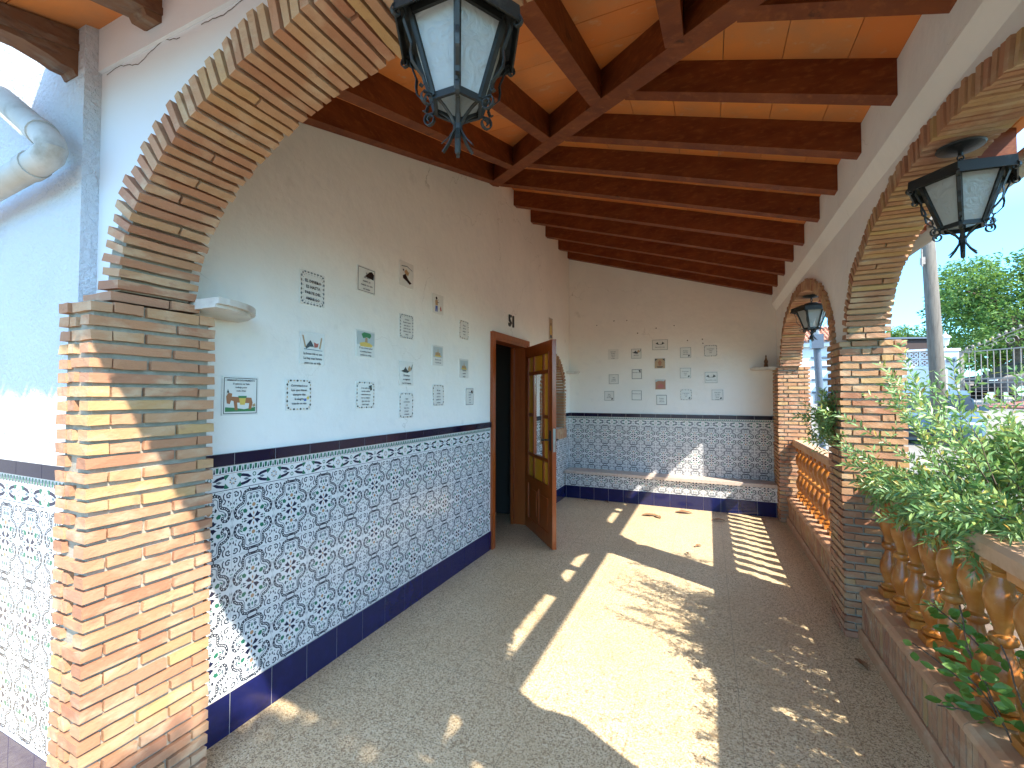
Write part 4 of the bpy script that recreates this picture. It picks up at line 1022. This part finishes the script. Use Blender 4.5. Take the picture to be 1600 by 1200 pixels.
# house number
b = MB()
for s, y in (('5', 4.235), ('1', 4.315)):
    vs, fs = text_mesh(s); k = .165
    o0 = len(b.v); b.add([(XW + .012, y + x * k, 2.18 + yy * k) for x, yy in vs], fs); b.add([(XW + .001, y + x * k, 2.18 + yy * k) for x, yy in vs], [tuple(reversed(q)) for q in fs])
    n = len(vs); from collections import Counter
    ec = Counter(); 
    for q in fs:
        for i in range(len(q)): ec[tuple(sorted((q[i], q[(i + 1) % len(q)])))] += 1
    b.add([(XW + .012, y + x * k, 2.18 + yy * k) for x, yy in vs] + [(XW + .001, y + x * k, 2.18 + yy * k) for x, yy in vs], [(i, j, j + n, i + n) for (i, j), c in ec.items() if c == 1])
tag(b.build('house_number', BLACKP), 'black house number 51 fixed above the door', 'house number')

# ------------------------------------------------------------------ dry leaves on the floor
def dry(x, y, L, a, label):
    b = MB(); n = 6; vs = []
    for i in range(n + 1):
        t = i / n; w = L * .22 * sin(pi * (t * .92 + .04)); c = Vector((x + cos(a) * L * (t - .5), y + sin(a) * L * (t - .5), .004 + .012 * sin(pi * t) + R(0, .003)))
        s = Vector((-sin(a), cos(a), 0)) * w; vs += [c - s + Vector((0, 0, R(.002, .010))), c, c + s + Vector((0, 0, R(.002, .012)))]
    fs = [(i * 3 + q, i * 3 + q + 1, i * 3 + q + 4, i * 3 + q + 3) for i in range(n) for q in (0, 1)]
    b.add(vs, fs); tag(b.build('dry_leaf', DRY), label, 'leaf', 'dry leaves on the porch floor')
dry(-.66, 5.62, .19, .3, 'large curled brown leaf in the far sun patch left of the others')
dry(-.56, 5.58, .12, 2.2, 'smaller brown leaf touching the large curled leaf in the far sun patch')
dry(-.29, 5.92, .20, .1, 'long thin brown leaf in the far sun patch close to the bench')
dry(-.10, 4.66, .09, .9, 'small pale brown leaf near the front edge of the far sun patch')
dry(-.19, 4.40, .05, 1.9, 'tiny dark leaf at the shaded edge of the far sun patch')
dry(-1.55, 6.03, .05, .6, 'tiny dark leaf at the foot of the bench near the left wall')
dry(-1.28, 6.06, .08, 2.6, 'dark crumpled leaf under the left part of the bench')
dry(.09, 5.72, .14, .2, 'brown leaf in the shade strip beside the far sun patch')
dry(.74, 2.98, .10, 1.9, 'dark red brown leaf on the shaded floor near the middle pillar foot')

# ------------------------------------------------------------------ plants
def leaf_quad(mb, p, d, L, w, up):
    """folded pointed leaf from p along d"""
    d = d.normalized(); s = d.cross(up)
    if s.length < .05: s = d.cross(Vector((1, .3, 0)))
    s = s.normalized() * w / 2; n = s.cross(d).normalized()
    m = p + d * L * .45; dr = Vector((0, 0, -.10 * L))
    mb.add([p, m - s + n * w * .15, p + d * L + dr, m + s + n * w * .15], [(0, 1, 2), (0, 2, 3)])
def twig(lf, st, p, d, L, n, ll, lw, droop=.25, sr=.0022):
    p = Vector(p); d = Vector(d).normalized(); pts = [p.copy()]; N = 8
    for i in range(N):
        d = (d + Vector((R(-.12, .12), R(-.12, .12), -droop / N * 1.5 + R(-.06, .06)))).normalized(); p = p + d * L / N; pts.append(p.copy())
    if st is not None: st.tube(pts, [sr * (1 - .7 * i / N) for i in range(N + 1)], 4, cap=False)
    for k in range(n):
        t = .12 + .88 * (k + .5) / n; i = min(int(t * N), N - 1); q = pts[i].lerp(pts[i + 1], t * N - i); ax = (pts[i + 1] - pts[i]).normalized()
        a = k * 2.4 + R(-.4, .4); s = ax.cross(Vector((0, 0, 1)) if abs(ax.z) < .9 else Vector((1, 0, 0))).normalized(); b = s.cross(ax)
        out = s * cos(a) + b * sin(a)
        leaf_quad(lf, q, ax * R(.5, .9) + out * R(.6, 1.0) + Vector((0, 0, .1)), ll * R(.65, 1.15), lw * R(.8, 1.2), out.cross(ax) + Vector((R(-.5, .5), R(-.5, .5), R(-.3, .3))))
    return pts
shrub = empty('leafy_shrub', (1.9, 2.4, -.09), 'big bright green shrub with narrow leaves spilling over the near balustrade', 'shrub')
lf, st = MB(), MB()
random.seed(11)
base = Vector((1.85, 2.35, -.08)); ends = []
for i in range(26):
    a = R(0, 2 * pi); r = R(.2, .95); tgt = Vector((1.75 + r * cos(a) * .85, 2.3 + r * sin(a) * .95, R(.65, 1.15))); m = base.lerp(tgt, .5) + Vector((R(-.1, .1), R(-.1, .1), .12))
    st.tube([base + Vector((R(-.08, .08), R(-.08, .08), 0)), m, tgt], [.016, .010, .004], 6, cap=False); ends.append(tgt)
def inside(p): return p.x > 1.03 or p.z > .97
cnt = 0
while cnt < 1650:
    x, y, z = R(.98, 2.95), R(1.1, 3.35), R(.40, 1.33)
    top = min(1.31, .95 + .75 * (x - .95)) - .04 * abs(x - 1.6) - (.12 if y > 2.9 else 0) + .08 * noise.noise(Vector((x * 3, y * 3, 0)))
    if y < 2.2 and x < 1.16: continue
    if z > top or hypot((x - 1.85) / .95, (y - 2.25) / 1.1) > 1.05: continue
    if z < top - .3 and random.random() < .75: continue
    d = Vector(((x - 1.85) * .8 + R(-.4, .4), (y - 2.25) * .6 + R(-.5, .5), R(.1, .9)))
    if x < 1.25: d.x = -abs(d.x) * .6 + .1
    twig(lf, st if cnt % 2 else None, (x, y, z), d, R(.16, .28), 28, .052, .0145); cnt += 1
for k in range(150):   # overhang above and in front of the rail
    y = R(2.15, 3.12); twig(lf, None, (R(.93, 1.08), y, R(.93, 1.02)), (R(-.9, -.1), R(-.5, .5), R(-.25, .35)), R(.12, .22), 24, .050, .0125, .35)
# sprigs that stand out of the mass: (root, direction, length, leaves)
SP = [((1.10, 2.75, .95), (-.35, .25, .75), .55), ((1.05, 2.8, 1.0), (-.25, .2, .9), .5), ((1.1, 2.9, .95), (-.1, .1, 1), .55), ((1.0, 2.65, .98), (-.5, .3, .5), .4), ((1.0, 2.85, .95), (-.5, .2, .55), .38),
      ((1.15, 2.55, 1.0), (-.3, .4, .8), .6), ((1.2, 2.6, 1.05), (.1, .3, .9), .5), ((1.3, 2.7, 1.1), (.2, .2, .8), .45), ((1.25, 2.3, 1.05), (.0, .3, .9), .42), ((1.5, 2.6, 1.1), (.2, .1, .9), .42), ((1.35, 2.0, 1.05), (.2, .1, .9), .42),
      ((1.0, 2.5, 1.0), (-.7, .2, .25), .25), ((1.0, 2.7, .98), (-.7, .1, .1), .24), ((1.0, 2.9, .98), (-.7, 0, .15), .22), ((1.0, 2.35, 1.0), (-.6, -.1, .1), .25), ((1.0, 2.2, 1.0), (-.6, .2, .1), .24), ((.98, 2.45, 1.0), (-.5, .2, -.1), .24), ((.98, 2.3, .98), (-.5, -.2, -.1), .2),
      ((1.3, 1.9, 1.05), (-.05, -.2, .7), .3), ((1.3, 1.7, 1.05), (0, -.2, .7), .3), ((1.2, 2.0, 1.1), (-.1, .2, .9), .4), ((1.0, 2.3, 1.1), (-.1, .1, 1), .48), ((1.05, 2.55, 1.15), (-.15, 0, .9), .5), ((1.25, 1.75, 1.02), (-.1, .1, .6), .3), ((1.0, 2.3, 1.0), (-.5, .4, .2), .25)]
for p, d, L in SP:
    for q in range(2):
        pt = twig(lf, st, Vector(p) + Vector((R(-.03, .03), R(-.03, .03), R(-.02, .02))), Vector(d) + Vector((R(-.2, .2), R(-.2, .2), R(-.1, .1))), L * R(.85, 1.1), int(40 * L / .4), .048, .0115, .22)
        for w in (3, 5, 7): twig(lf, None, pt[w], Vector(d) + Vector((R(-.8, .8), R(-.8, .8), R(-.2, .4))), L * .35, 14, .042, .010, .2)
# sprig through the far arch beside the middle pillar
for p, d, L in (((.94, 3.84, .96), (-.45, -.55, .75), .52), ((.92, 3.82, .96), (-.5, -.5, .55), .46), ((.94, 3.84, .96), (-.4, -.5, .3), .42)):
    pt = twig(lf, st, p, d, L, 34, .048, .0115, .1)
    for w in (3, 4, 5, 6, 7, 8):
        for _ in range(2): twig(lf, None, pt[w], (R(-.5, .3), R(-.6, .3), R(.1, .9)), .17, 16, .044, .0105, .2)
st.tube([base, (1.5, 3.5, .3), (1.15, 3.95, .8), (.94, 3.84, .97)], [.014, .010, .006, .003], 6, cap=False)
for k in range(44):
    twig(lf, None, (R(.66, .74), R(3.36, 3.62), R(1.12, 1.42)), (R(-.4, .4), R(-.6, .1), R(.0, .8)), R(.09, .14), 18, .048, .013, .2)
lf.build('foliage', LEAF, shrub); st.build('stems', BARK, shrub, smooth=True)
b = MB()
for i in range(6):
    a = i * pi / 3; leaf_quad(b, Vector((.885, 2.42, 1.035)), Vector((cos(a) * .6 - .4, sin(a), .3)), .026, .016, Vector((0, 0, 1)))
b.build('purple_flower', PURPLE, shrub)

vine = empty('climbing_vine', (.9, 2.1, .32), 'vine with broad bright leaves growing through the near balusters', 'vine')
lf, st = MB(), MB()
def broad(mb, p, d, L, w):
    d = d.normalized(); sd_ = d.cross(Vector((R(-.9, .2) - .5, R(-.9, .2) - .4, .6))).normalized() * w / 2; n = sd_.cross(d).normalized()
    P = [p, p + d * L * .25 - sd_ * .75, p + d * L * .55 - sd_, p + d * L * .85 - sd_ * .5, p + d * L, p + d * L * .85 + sd_ * .5, p + d * L * .55 + sd_, p + d * L * .25 + sd_ * .75]
    m = [p + d * L * .3 - n * .1 * w, p + d * L * .7 - n * .12 * w]
    mb.add(P + m, [(0, 1, 8), (1, 2, 9, 8), (2, 3, 9), (3, 4, 9), (4, 5, 9), (5, 6, 9), (6, 7, 8, 9), (7, 0, 8)])
for p, d, L, n in (((.90, 2.12, .36), (-.25, .05, .9), .34, 16), ((.90, 2.05, .34), (-.45, -.1, .55), .24, 12), ((.90, 2.2, .36), (-.45, .15, .35), .22, 10), ((.88, 1.98, .34), (-.25, .05, .9), .30, 14), ((.90, 2.1, .34), (-.5, 0, .1), .16, 9), ((.90, 1.92, .42), (-.2, .1, .7), .24, 12), ((.92, 2.16, .5), (-.3, .1, .5), .22, 12)):
    p = Vector(p); d = Vector(d).normalized(); pts = [p.copy()]
    for i in range(7): d = (d + Vector((R(-.15, .15), R(-.15, .15), -.05))).normalized(); p = p + d * L / 7; pts.append(p.copy())
    st.tube(pts, .0025, 5)
    for k in range(n):
        t = .2 + .8 * k / n; q = pts[min(int(t * 7), 7)]; a = k * 2.3
        stem = q + Vector((cos(a) * .03 - .01, sin(a) * .03, R(-.01, .03)))
        broad(lf, stem, Vector((cos(a) - .2, sin(a), R(-.3, .5))), R(.035, .062), R(.022, .034))
lf.build('foliage', VINEL, vine); st.build('stems', BARK, vine, smooth=True)

def tree(name, x, y, zb, H, cr, cz, label, n, seed, ls=.22, squash=.8, group='trees behind the iron gate', clumps=26, fill=.62):
    random.seed(seed)
    t = empty(name, (x, y, zb), label, 'tree', group)
    b = MB(); top = Vector((x + R(-.2, .2), y, zb + cz)); b.tube([(x, y, zb), (x + R(-.1, .1), y, zb + cz * .4), top], [H * .035, H * .027, H * .018], 10)
    cs = []
    for i in range(clumps):
        a = R(0, 2 * pi); e = R(-.55, 1.0); q = fill * cr * R(.55, 1.25); ce = sqrt(max(0, 1 - e * e * .8))
        c = Vector((x + q * cos(a) * ce, y + q * sin(a) * ce, zb + cz + q * e * squash)); cs.append((c, cr * R(.26, .42)))
        if i % 2 == 0: b.tube([Vector((x, y, zb + cz * R(.5, .85))), top.lerp(c, .5) + Vector((0, 0, .1)), c], [H * .014, H * .009, H * .004], 6, cap=False)
    b.build('trunk', BARK, t, smooth=True)
    l = MB()
    for i in range(n):
        c, r = cs[i % clumps]; v = Vector((R(-1, 1), R(-1, 1), R(-1, 1)))
        if v.length > 1 or v.length < .35: v = v.normalized() * R(.5, 1.05)
        p = c + Vector((v.x * r, v.y * r, v.z * r * .8))
        leaf_quad(l, p, Vector((v.x + R(-.6, .6), v.y + R(-.6, .6), R(-.6, .5))), ls * R(.6, 1.3), ls * .42, Vector((R(-1, 1), R(-1, 1), R(.2, 1))))
    l.build('crown', TREEL, t); return t
tree('broad_tree', 15.8, 34.0, 1.0, 8, 4.6, 5.3, 'wide bright green tree behind the iron gate', 17000, 3, .26)
tree('broad_tree', 21.8, 33.5, 1.0, 9, 4.2, 6.2, 'taller tree at the right edge behind the iron gate', 12000, 5, .26)
tree('broad_tree', 12.6, 40.5, 1.0, 6, 2.6, 3.9, 'low distant tree rising behind the dark brown shed wall', 6000, 9, .25)
tree('broad_tree', 18.5, 42.0, 1.0, 7, 4.4, 3.6, 'dark tree low behind the parked black car', 9000, 12, .3)
tree('garden_tree', 3.95, -1.98, -.1, 6, 1.12, 5.3, 'garden tree standing outside the porch to the right of the viewer', 16000, 21, .14, .7, None, 34, .5)

# ------------------------------------------------------------------ street side
b = MB(); b.tube([(5.02, 13.72, -.1), (4.95, 13.65, 2.0), (4.66, 13.4, 7.5)], [.155, .145, .115], 14)
pole = empty('utility_pole', (5.02, 13.72, -.1), 'weathered grey wooden utility pole leaning slightly left', 'pole')
b.build('pole_shaft', POLEM, pole, smooth=True)
b = MB(); b.box(4.60, 4.68, 13.36, 13.44, 4.55, 4.72); b.tube([(4.62, 13.38, 4.5), (4.60, 13.33, 4.9)], .02, 6); b.build('wall_clamp', RUST, pole)

dW = (Vector((8.63, 22.41, 0)) - Vector((7.92, 24.83, 0))).normalized(); nW = Vector((dW.y, -dW.x, 0))   # nW away from viewer?
if nW.dot(Vector((8, 22, 0))) < 0: nW = -nW
gw0 = Vector((5.9, 23.35, 0)); 
fence = empty('garden_wall', (7.1, 23.1, .6), 'white garden wall topped with pierced decorative blocks left of the gate', 'wall')
Lw = (Vector((8.27, 22.80, 0)) - gw0).length; dW = (Vector((8.27, 22.80, 0)) - gw0).normalized(); nW = Vector((dW.y, -dW.x, 0))
if nW.dot(Vector((8, 22, 0))) < 0: nW = -nW
def fwp(u, z, d): p = gw0 + dW * u + nW * d; return (p.x, p.y, z)
def wbox(mb, u0, u1, za, zb, d0, d1):
    vs = [fwp(u, z, d) for u in (u0, u1) for d in (d0, d1) for z in (za, zb)]
    mb.add(vs, [(0, 1, 3, 2), (4, 6, 7, 5), (0, 4, 5, 1), (2, 3, 7, 6), (0, 2, 6, 4), (1, 5, 7, 3)])
b = MB(); wbox(b, 0, Lw, .6, 2.55, 0, .2); wbox(b, 0, Lw, 2.5501, 2.62, -.03, .23); wbox(b, 0, Lw, 3.26, 3.34, -.03, .23); b.build('wall_body', WHITEW, fence)
b = MB(); u = 0
while u + .32 <= Lw + .01:
    for zz in (2.62, 2.94):
        c = (u + .16, zz + .16); wbox(b, u, u + .03, zz, zz + .319, .06, .14); wbox(b, u + .0301, u + .319, zz, zz + .03, .06, .14)
        for k in range(12):
            a0, a1 = 2 * pi * k / 12, 2 * pi * (k + 1) / 12; q = lambda a, r: (c[0] + r * cos(a), c[1] + r * sin(a))
            b.prism([q(a0, .135), q(a1, .135), q(a1, .10), q(a0, .10)], lambda U, V, D: fwp(U, V, D), .062, .138)
        for k in range(4):
            a = pi / 4 + k * pi / 2; q0 = Vector((cos(a), sin(a))); n0 = Vector((-q0.y, q0.x)) * .016; p0 = Vector(c)
            b.prism([tuple(p0 + n0), tuple(p0 - n0), tuple(p0 + q0 * .2 - n0), tuple(p0 + q0 * .2 + n0)], lambda U, V, D: fwp(U, V, D), .066, .134)
    u += .32
b.build('pierced_blocks', WHITEW, fence)
gp = empty('gate_post', (8.55, 22.7, .9), 'white rendered gate post with a small mailbox and a lamp on top', 'gate post')
b = MB(); b.box(8.28, 8.80, 22.45, 22.97, .6, 3.2); b.box(8.24, 8.84, 22.41, 23.01, 3.2001, 3.3); b.box(8.26, 8.82, 22.43, 22.99, 2.55, 2.64); b.build('post_body', WHITEW, gp)
b = MB(); b.box(8.42, 8.66, 22.40, 22.449, 2.78, 2.90); b.build('letter_slot', GREYMET, gp)
b = MB(); b.box(8.66, 8.80, 22.38, 22.449, 1.95, 2.25); b.build('meter_box', GREYMET, gp)
pl = empty('post_lamp', (8.50, 22.7, 3.3), 'small white lantern lamp standing on the gate post', 'lamp')
b = MB(); b.lathe([(.06, 0), (.05, .03), (.02, .05), (.02, .12), (.05, .14)], (8.5, 22.7, 3.3), 12); b.lathe([(.19, .44), (.16, .5), (.05, .58), (.03, .6), (.03, .66), (.005, .7)], (8.5, 22.7, 3.3), 6); b.build('lamp_frame', WHITEW, pl)
b = MB(); b.lathe([(.09, .141), (.15, .439)], (8.5, 22.7, 3.3), 6); b.build('lamp_glass', LGLASS, pl)

# iron gate
G0 = Vector((8.80, 22.35, 0)); G1 = Vector((11.3, 18.4, 0)); dG = (G1 - G0).normalized(); GL = (G1 - G0).length
gate = empty('iron_gate', tuple((G0 + G1) / 2 + Vector((0, 0, 1))), 'rusty wrought iron gate of thin upright bars with a curved scrolled top', 'gate')
def g(u, z): p = G0 + dG * u; return (p.x, p.y, z)
b = MB(); n = int(GL / .19)
for k in range(n + 1): b.tube([g(k * .19 + .08, 1.14), g(k * .19 + .08, 3.12)], .013, 6)
b.build('upright_bars', RUST, gate)
b = MB()
for z in (1.14, 1.33, 1.95, 2.10, 3.12): b.tube([g(.03, z), g(GL, z)], 0, 4, sq=(.012, .02))
for k in range(1, 4): b.tube([g(.03, 1.33 + .15 * k), g(GL, 1.33 + .15 * k)], .006, 4)
b.tube([g(.03, 1.0), g(.03, 3.14)], 0, 4, sq=(.05, .05)); b.box(*(lambda p: (p[0] - .06, p[0] + .22, p[1] - .12, p[1] - .02, 1.86, 2.0))(g(.1, 0)))
b.build('gate_frame', RUST, gate)
b = MB(); arc_ = [(u, 3.14 + 1.0 * (sin(min(u / 3.6, 1) * pi / 2) ** 1.25)) for u in [i * .2 for i in range(int(GL / .2) + 1)]]
b.tube([g(u, z) for u, z in arc_], .016, 6)
b.tube([g(u, z - .12 if u > .3 else z) for u, z in arc_], .010, 6)
for u, z in arc_[1:]:
    b.lathe([(.004, -.07), (.035, -.035), (.045, 0), (.03, .035), (.004, .05)], g(u, z + .07), 8)
for k in range(7):
    u0 = .3 + k * .62; z0 = 3.14 + 1.0 * (sin(min(u0 / 3.6, 1) * pi / 2) ** 1.25) * .5
    b.tube([g(u0 + .22 * (1 - i / 18) * cos(i * .6), z0 + .20 * (1 - i / 18) * sin(i * .6)) for i in range(16)], .010, 5)
b.build('scrolled_top', RUST, gate)
b = MB(); 
for (p, q, zz) in ((G0, G1, 1.06),):
    nG = Vector((dG.y, -dG.x, 0)); nG = nG if nG.dot(Vector((9, 21, 0))) > 0 else -nG
    vs = [tuple(p + nG * a + Vector((0, 0, z))) for a in (-.25, 0) for z in (.8, 1.08)] + [tuple(q + nG * a + Vector((0, 0, z))) for a in (-.25, 0) for z in (.8, 1.08)]
    b.add(vs, [(0, 1, 3, 2), (4, 6, 7, 5), (0, 4, 5, 1), (2, 3, 7, 6), (0, 2, 6, 4), (1, 5, 7, 3)])
tag(b.build('red_kerb', REDP), 'red painted threshold step under the iron gate', kind='structure')
b = MB(); P = [G0 + nG * .02, G1 + nG * .02, G1 + nG * 9, G0 + nG * 9 - dG * 1]
b.add([tuple(p + Vector((0, 0, 1.075 + (.5 if i > 1 else 0)))) for i, p in enumerate(P)], [(0, 1, 2, 3)])
tag(b.build('pavement', REDP), 'red paving of the yard behind the gate', kind='structure')
# dark hedge wall and brown shed behind the white wall
sh_ = MB(); c = Vector((9.3, 28.2, 0)); d = Vector((.95, .3, 0)).normalized(); n = Vector((-.3, .95, 0))
vs = [tuple(c + d * a + n * e + Vector((0, 0, z))) for a in (-1.6, 1.4) for e in (0, 1.5) for z in (.9, 4.30)]
shed = empty('shed', (9.3, 28.6, .9), 'dark brown shed wall with a thin pale roof edge behind the white wall', 'shed')
sh_.add(vs, [(0, 1, 3, 2), (4, 6, 7, 5), (0, 4, 5, 1), (2, 3, 7, 6), (0, 2, 6, 4), (1, 5, 7, 3)]); sh_.build('shed_wall', BROWNP, shed)
sh_ = MB(); vs = [tuple(c + d * a + n * e + Vector((0, 0, z))) for a in (-1.8, 1.5) for e in (-.15, 1.7) for z in (4.301, 4.38)]
sh_.add(vs, [(0, 1, 3, 2), (4, 6, 7, 5), (0, 4, 5, 1), (2, 3, 7, 6), (0, 2, 6, 4), (1, 5, 7, 3)]); sh_.build('shed_roof', GREYMET, shed)

# cars
def car(loc, ang, paint, label, sc=1.0):
    t = empty('parked_car', loc, label, 'car'); t.rotation_euler = (0, 0, ang); t.scale = (sc,) * 3; WL[t.name] = Vector((0, 0, 0))
    body = [(-2.05, .32), (-2.08, .62), (-2.02, .88), (-1.75, .96), (-1.0, 1.0), (1.0, .98), (1.7, .88), (2.02, .72), (2.08, .50), (2.03, .30)]
    cab = [(-1.85, .93), (-1.55, 1.32), (-1.15, 1.46), (.05, 1.47), (.45, 1.36), (1.12, .96)]
    def loft(mb, prof, ws):
        rows = []
        for (x, z), w in zip(prof, ws): rows.append([(x, -w, z), (x, -w * .96, z + .0), (x, w * .96, z), (x, w, z)])
    b = MB(); lo = [(-2.03, .28), (2.03, .28)]
    P = [(-2.03, .28)] + body + [(2.0, .27)]
    def side(w, inset): return [(x * (1 - .02 * inset), w, z) for x, z in P]
    layers = [[(x * .97, -.78, z * .97 + .02) for x, z in P], [(x, -.86, z) for x, z in P], [(x, .86, z) for x, z in P], [(x * .97, .78, z * .97 + .02) for x, z in P]]
    layers = [[(x * .95, -.87, .3 + (z - .3) * .8) for x, z in P], [(x, -.80, z) for x, z in P], [(x, .80, z) for x, z in P], [(x * .95, .87, .3 + (z - .3) * .8) for x, z in P]]
    m = len(P); b.add(sum(layers, []), [(i * m + q, i * m + (q + 1) % m, (i + 1) * m + (q + 1) % m, (i + 1) * m + q) for i in range(3) for q in range(m)] + [tuple(range(m - 1, -1, -1)), tuple(range(3 * m, 4 * m))])
    bo = b.build('body', paint, t, smooth=True, angle=35)
    b = MB(); m = len(cab); ly = []
    for w0, k in ((-.80, 0), (.80, 0)):
        ly.append([(x, w0 * (1 - .16 * (z - .93) / .53), z) for x, z in cab])
    b.add(ly[0] + ly[1], [(q, q + 1, q + 1 + m, q + m) for q in range(m - 1)] + [tuple(range(m - 1, -1, -1)), tuple(range(m, 2 * m))])
    b.build('windows', CGLASS, t, smooth=True, angle=35)
    b = MB(); 
    for q in (1, 2, 3):
        (xa, za), (xb, zb2) = cab[q], cab[q + 1]; ya, yb3 = .80 * (1 - .16 * (za - .93) / .53) + .006, .80 * (1 - .16 * (zb2 - .93) / .53) + .006
        b.add([(xa, -ya, za + .012), (xb, -yb3, zb2 + .012), (xb, yb3, zb2 + .012), (xa, ya, za + .012), (xa, -ya, za - .04), (xb, -yb3, zb2 - .04), (xb, yb3, zb2 - .04), (xa, ya, za - .04)], [(0, 1, 2, 3), (0, 4, 5, 1), (2, 6, 7, 3), (0, 3, 7, 4), (1, 5, 6, 2)])
    for xx in (-1.35, -.35, .62):
        zt_ = 1.40 if xx < .5 else 1.28
        for s in (-1, 1): b.add([(xx, s * .815, .95), (xx + .07, s * .815, .95), (xx + .05, s * .745, zt_), (xx - .02, s * .745, zt_), (xx, s * .79, .95), (xx + .07, s * .79, .95), (xx + .05, s * .72, zt_), (xx - .02, s * .72, zt_)], [(0, 1, 2, 3), (7, 6, 5, 4), (0, 4, 5, 1), (2, 6, 7, 3), (0, 3, 7, 4), (1, 5, 6, 2)])
    b.build('roof_panel', paint, t)
    for x in (-1.28, 1.28):
        for s in (-1, 1):
            b = MB(); b.tube([(x, s * .70, .31), (x, s * .89, .31)], .31, 20); wh = b.build('tyre', RUBBER, t)
            b = MB(); b.tube([(x, s * .885, .31), (x, s * .897, .31)], .19, 14); b.build('rim', CHROME, wh)
    for s in (-1, 1):
        b = MB(); b.box(1.86, 2.03, min(s * .5, s * .8), max(s * .5, s * .8), .62, .74); b.build('headlight', BULB, t)
        b = MB(); b.box(-2.07, -1.98, min(s * .55, s * .8), max(s * .55, s * .8), .68, .86); b.build('tail_light', REDL, t)
        b = MB(); b.box(.72, .86, min(s * .84, s * 1.0), max(s * .84, s * 1.0), .98, 1.10); b.build('mirror', paint, t)
    b = MB(); b.box(2.06, 2.09, -.5, .5, .36, .44); b.box(2.05, 2.085, -.6, .6, .50, .56); b.build('grille', BLACKP, t)
    return t
car((5.5, 15.55, .12), radians(-109), BLUEC, 'blue parked car half hidden by the shrub beside the utility pole', 1.0)
car((13.0, 27.0, 1.32), radians(-160), BLACKC, 'black parked car behind the iron gate', 1.15)

# house seen through the far arch
nh = empty('neighbour_house', (5.2, 30, .9), 'white house with a red tiled roof seen through the far arch', 'house')
b = MB(); b.box(3.2, 6.35, 29.0, 34, .8, 4.25); b.box(3.1, 6.5, 28.7, 29.0, 4.15, 4.35); b.build('house_body', WHITEW, nh)
b = MB(); 
for k in range(17): halftube(b, (3.2 + k * .2, 31.5, 5.55), (3.2 + k * .2, 28.6, 4.42), .095)
b.build('roof_tiles', ROOFT, nh)
b = MB(); b.prism([(28.7, 4.351), (34, 4.351), (31.5, 5.5)], lambda u, v, d: (d, u, v), 3.15, 6.45); b.build('gable', WHITEW, nh)
b = MB(); 
for z in (3.5, 3.0, 2.3, 1.6): b.box(5.2, 6.3, 28.93, 28.99, z, z + .10)
b.box(5.35, 6.1, 28.94, 28.985, .9, 1.55); b.build('window_bars', GREYMET, nh)
gp2 = empty('grey_downpipe', (1.60, 8.36, -.1), 'slim blue grey post with a box head standing just outside the far arch', 'post')
b = MB(); b.tube([(1.66, 8.42, -.1), (1.615, 8.38, 1.35)], .044, 12); b.tube([(1.615, 8.38, 1.351), (1.575, 8.345, 2.2)], .052, 12); b.build('post_shaft', GREYMET, gp2, smooth=True, angle=40)
b = MB(); b.box(1.49, 1.65, 8.26, 8.42, 2.2, 2.42); b.build('box_head', GREYMET, gp2)
b = MB(); b.tube([(1.56, 8.34, 2.421), (1.54, 8.32, 2.75), (1.48, 8.2, 3.0), (1.425, 7.22, 3.03)][:3], .05, 12); b.build('white_elbow', WHITEW, gp2, smooth=True)

# ------------------------------------------------------------------ camera, sun, sky
cam = bpy.data.cameras.new('camera'); co = bpy.data.objects.new('camera', cam); COL.objects.link(co)
co.location = (0, 0, 1.45); cam.sensor_width = 36; cam.lens = 36 * 694 / 1600; cam.clip_start = .03; cam.clip_end = 2000
co.rotation_euler = (Matrix.Rotation(radians(23.85), 3, 'Z') @ Matrix.Rotation(radians(91.5), 3, 'X') @ Matrix.Rotation(radians(.1), 3, 'Z')).to_euler()
S.camera = co
sd = Vector((-.909, .495, -1)).normalized()
sun = bpy.data.lights.new('sun', 'SUN'); sun.energy = 2.0; sun.angle = radians(.5); sun.color = (1, .94, .84)
so = bpy.data.objects.new('sun', sun); COL.objects.link(so); so.rotation_euler = sd.to_track_quat('-Z', 'Y').to_euler(); so.location = (6, -3, 9)
w = bpy.data.worlds.new('World'); S.world = w; w.use_nodes = True; nt = w.node_tree
sky = nt.nodes.new('ShaderNodeTexSky'); sky.sky_type = 'NISHITA'; sky.sun_disc = False
el = math.asin(-sd.z); sky.sun_elevation = el; sky.sun_rotation = atan2(-sd.x, -sd.y); sky.air_density = 1.0; sky.dust_density = .25; sky.ozone_density = 1.5
bg = nt.nodes['Background']; tc = nt.nodes.new('ShaderNodeTexCoord'); sz = nt.nodes.new('ShaderNodeSeparateXYZ'); nt.links.new(tc.outputs['Generated'], sz.inputs[0])
tint = _ramp(nt, [(0, (.24, .50, .66)), (.27, (.34, .63, .80)), (.47, (1, .97, .90)), (1, (1, .96, .88))]); nt.links.new(sz.outputs[2], tint.inputs[0])
nt.links.new(_mix(nt, 1.0, sky.outputs[0], tint.outputs[0], 'MULTIPLY'), bg.inputs[0]); bg.inputs[1].default_value = .15
S.view_settings.view_transform = 'Standard'; S.view_settings.look = 'None'; S.view_settings.gamma = 1; S.view_settings.exposure = 2.7
S.render.engine = 'CYCLES'
cy = S.cycles; cy.use_denoising = True
try: cy.denoiser = 'OPENIMAGEDENOISE'
except Exception: pass
cy.max_bounces = 10; cy.diffuse_bounces = 7; cy.glossy_bounces = 4; cy.transparent_max_bounces = 12; cy.sample_clamp_indirect = 8; cy.caustics_reflective = False; cy.caustics_refractive = False
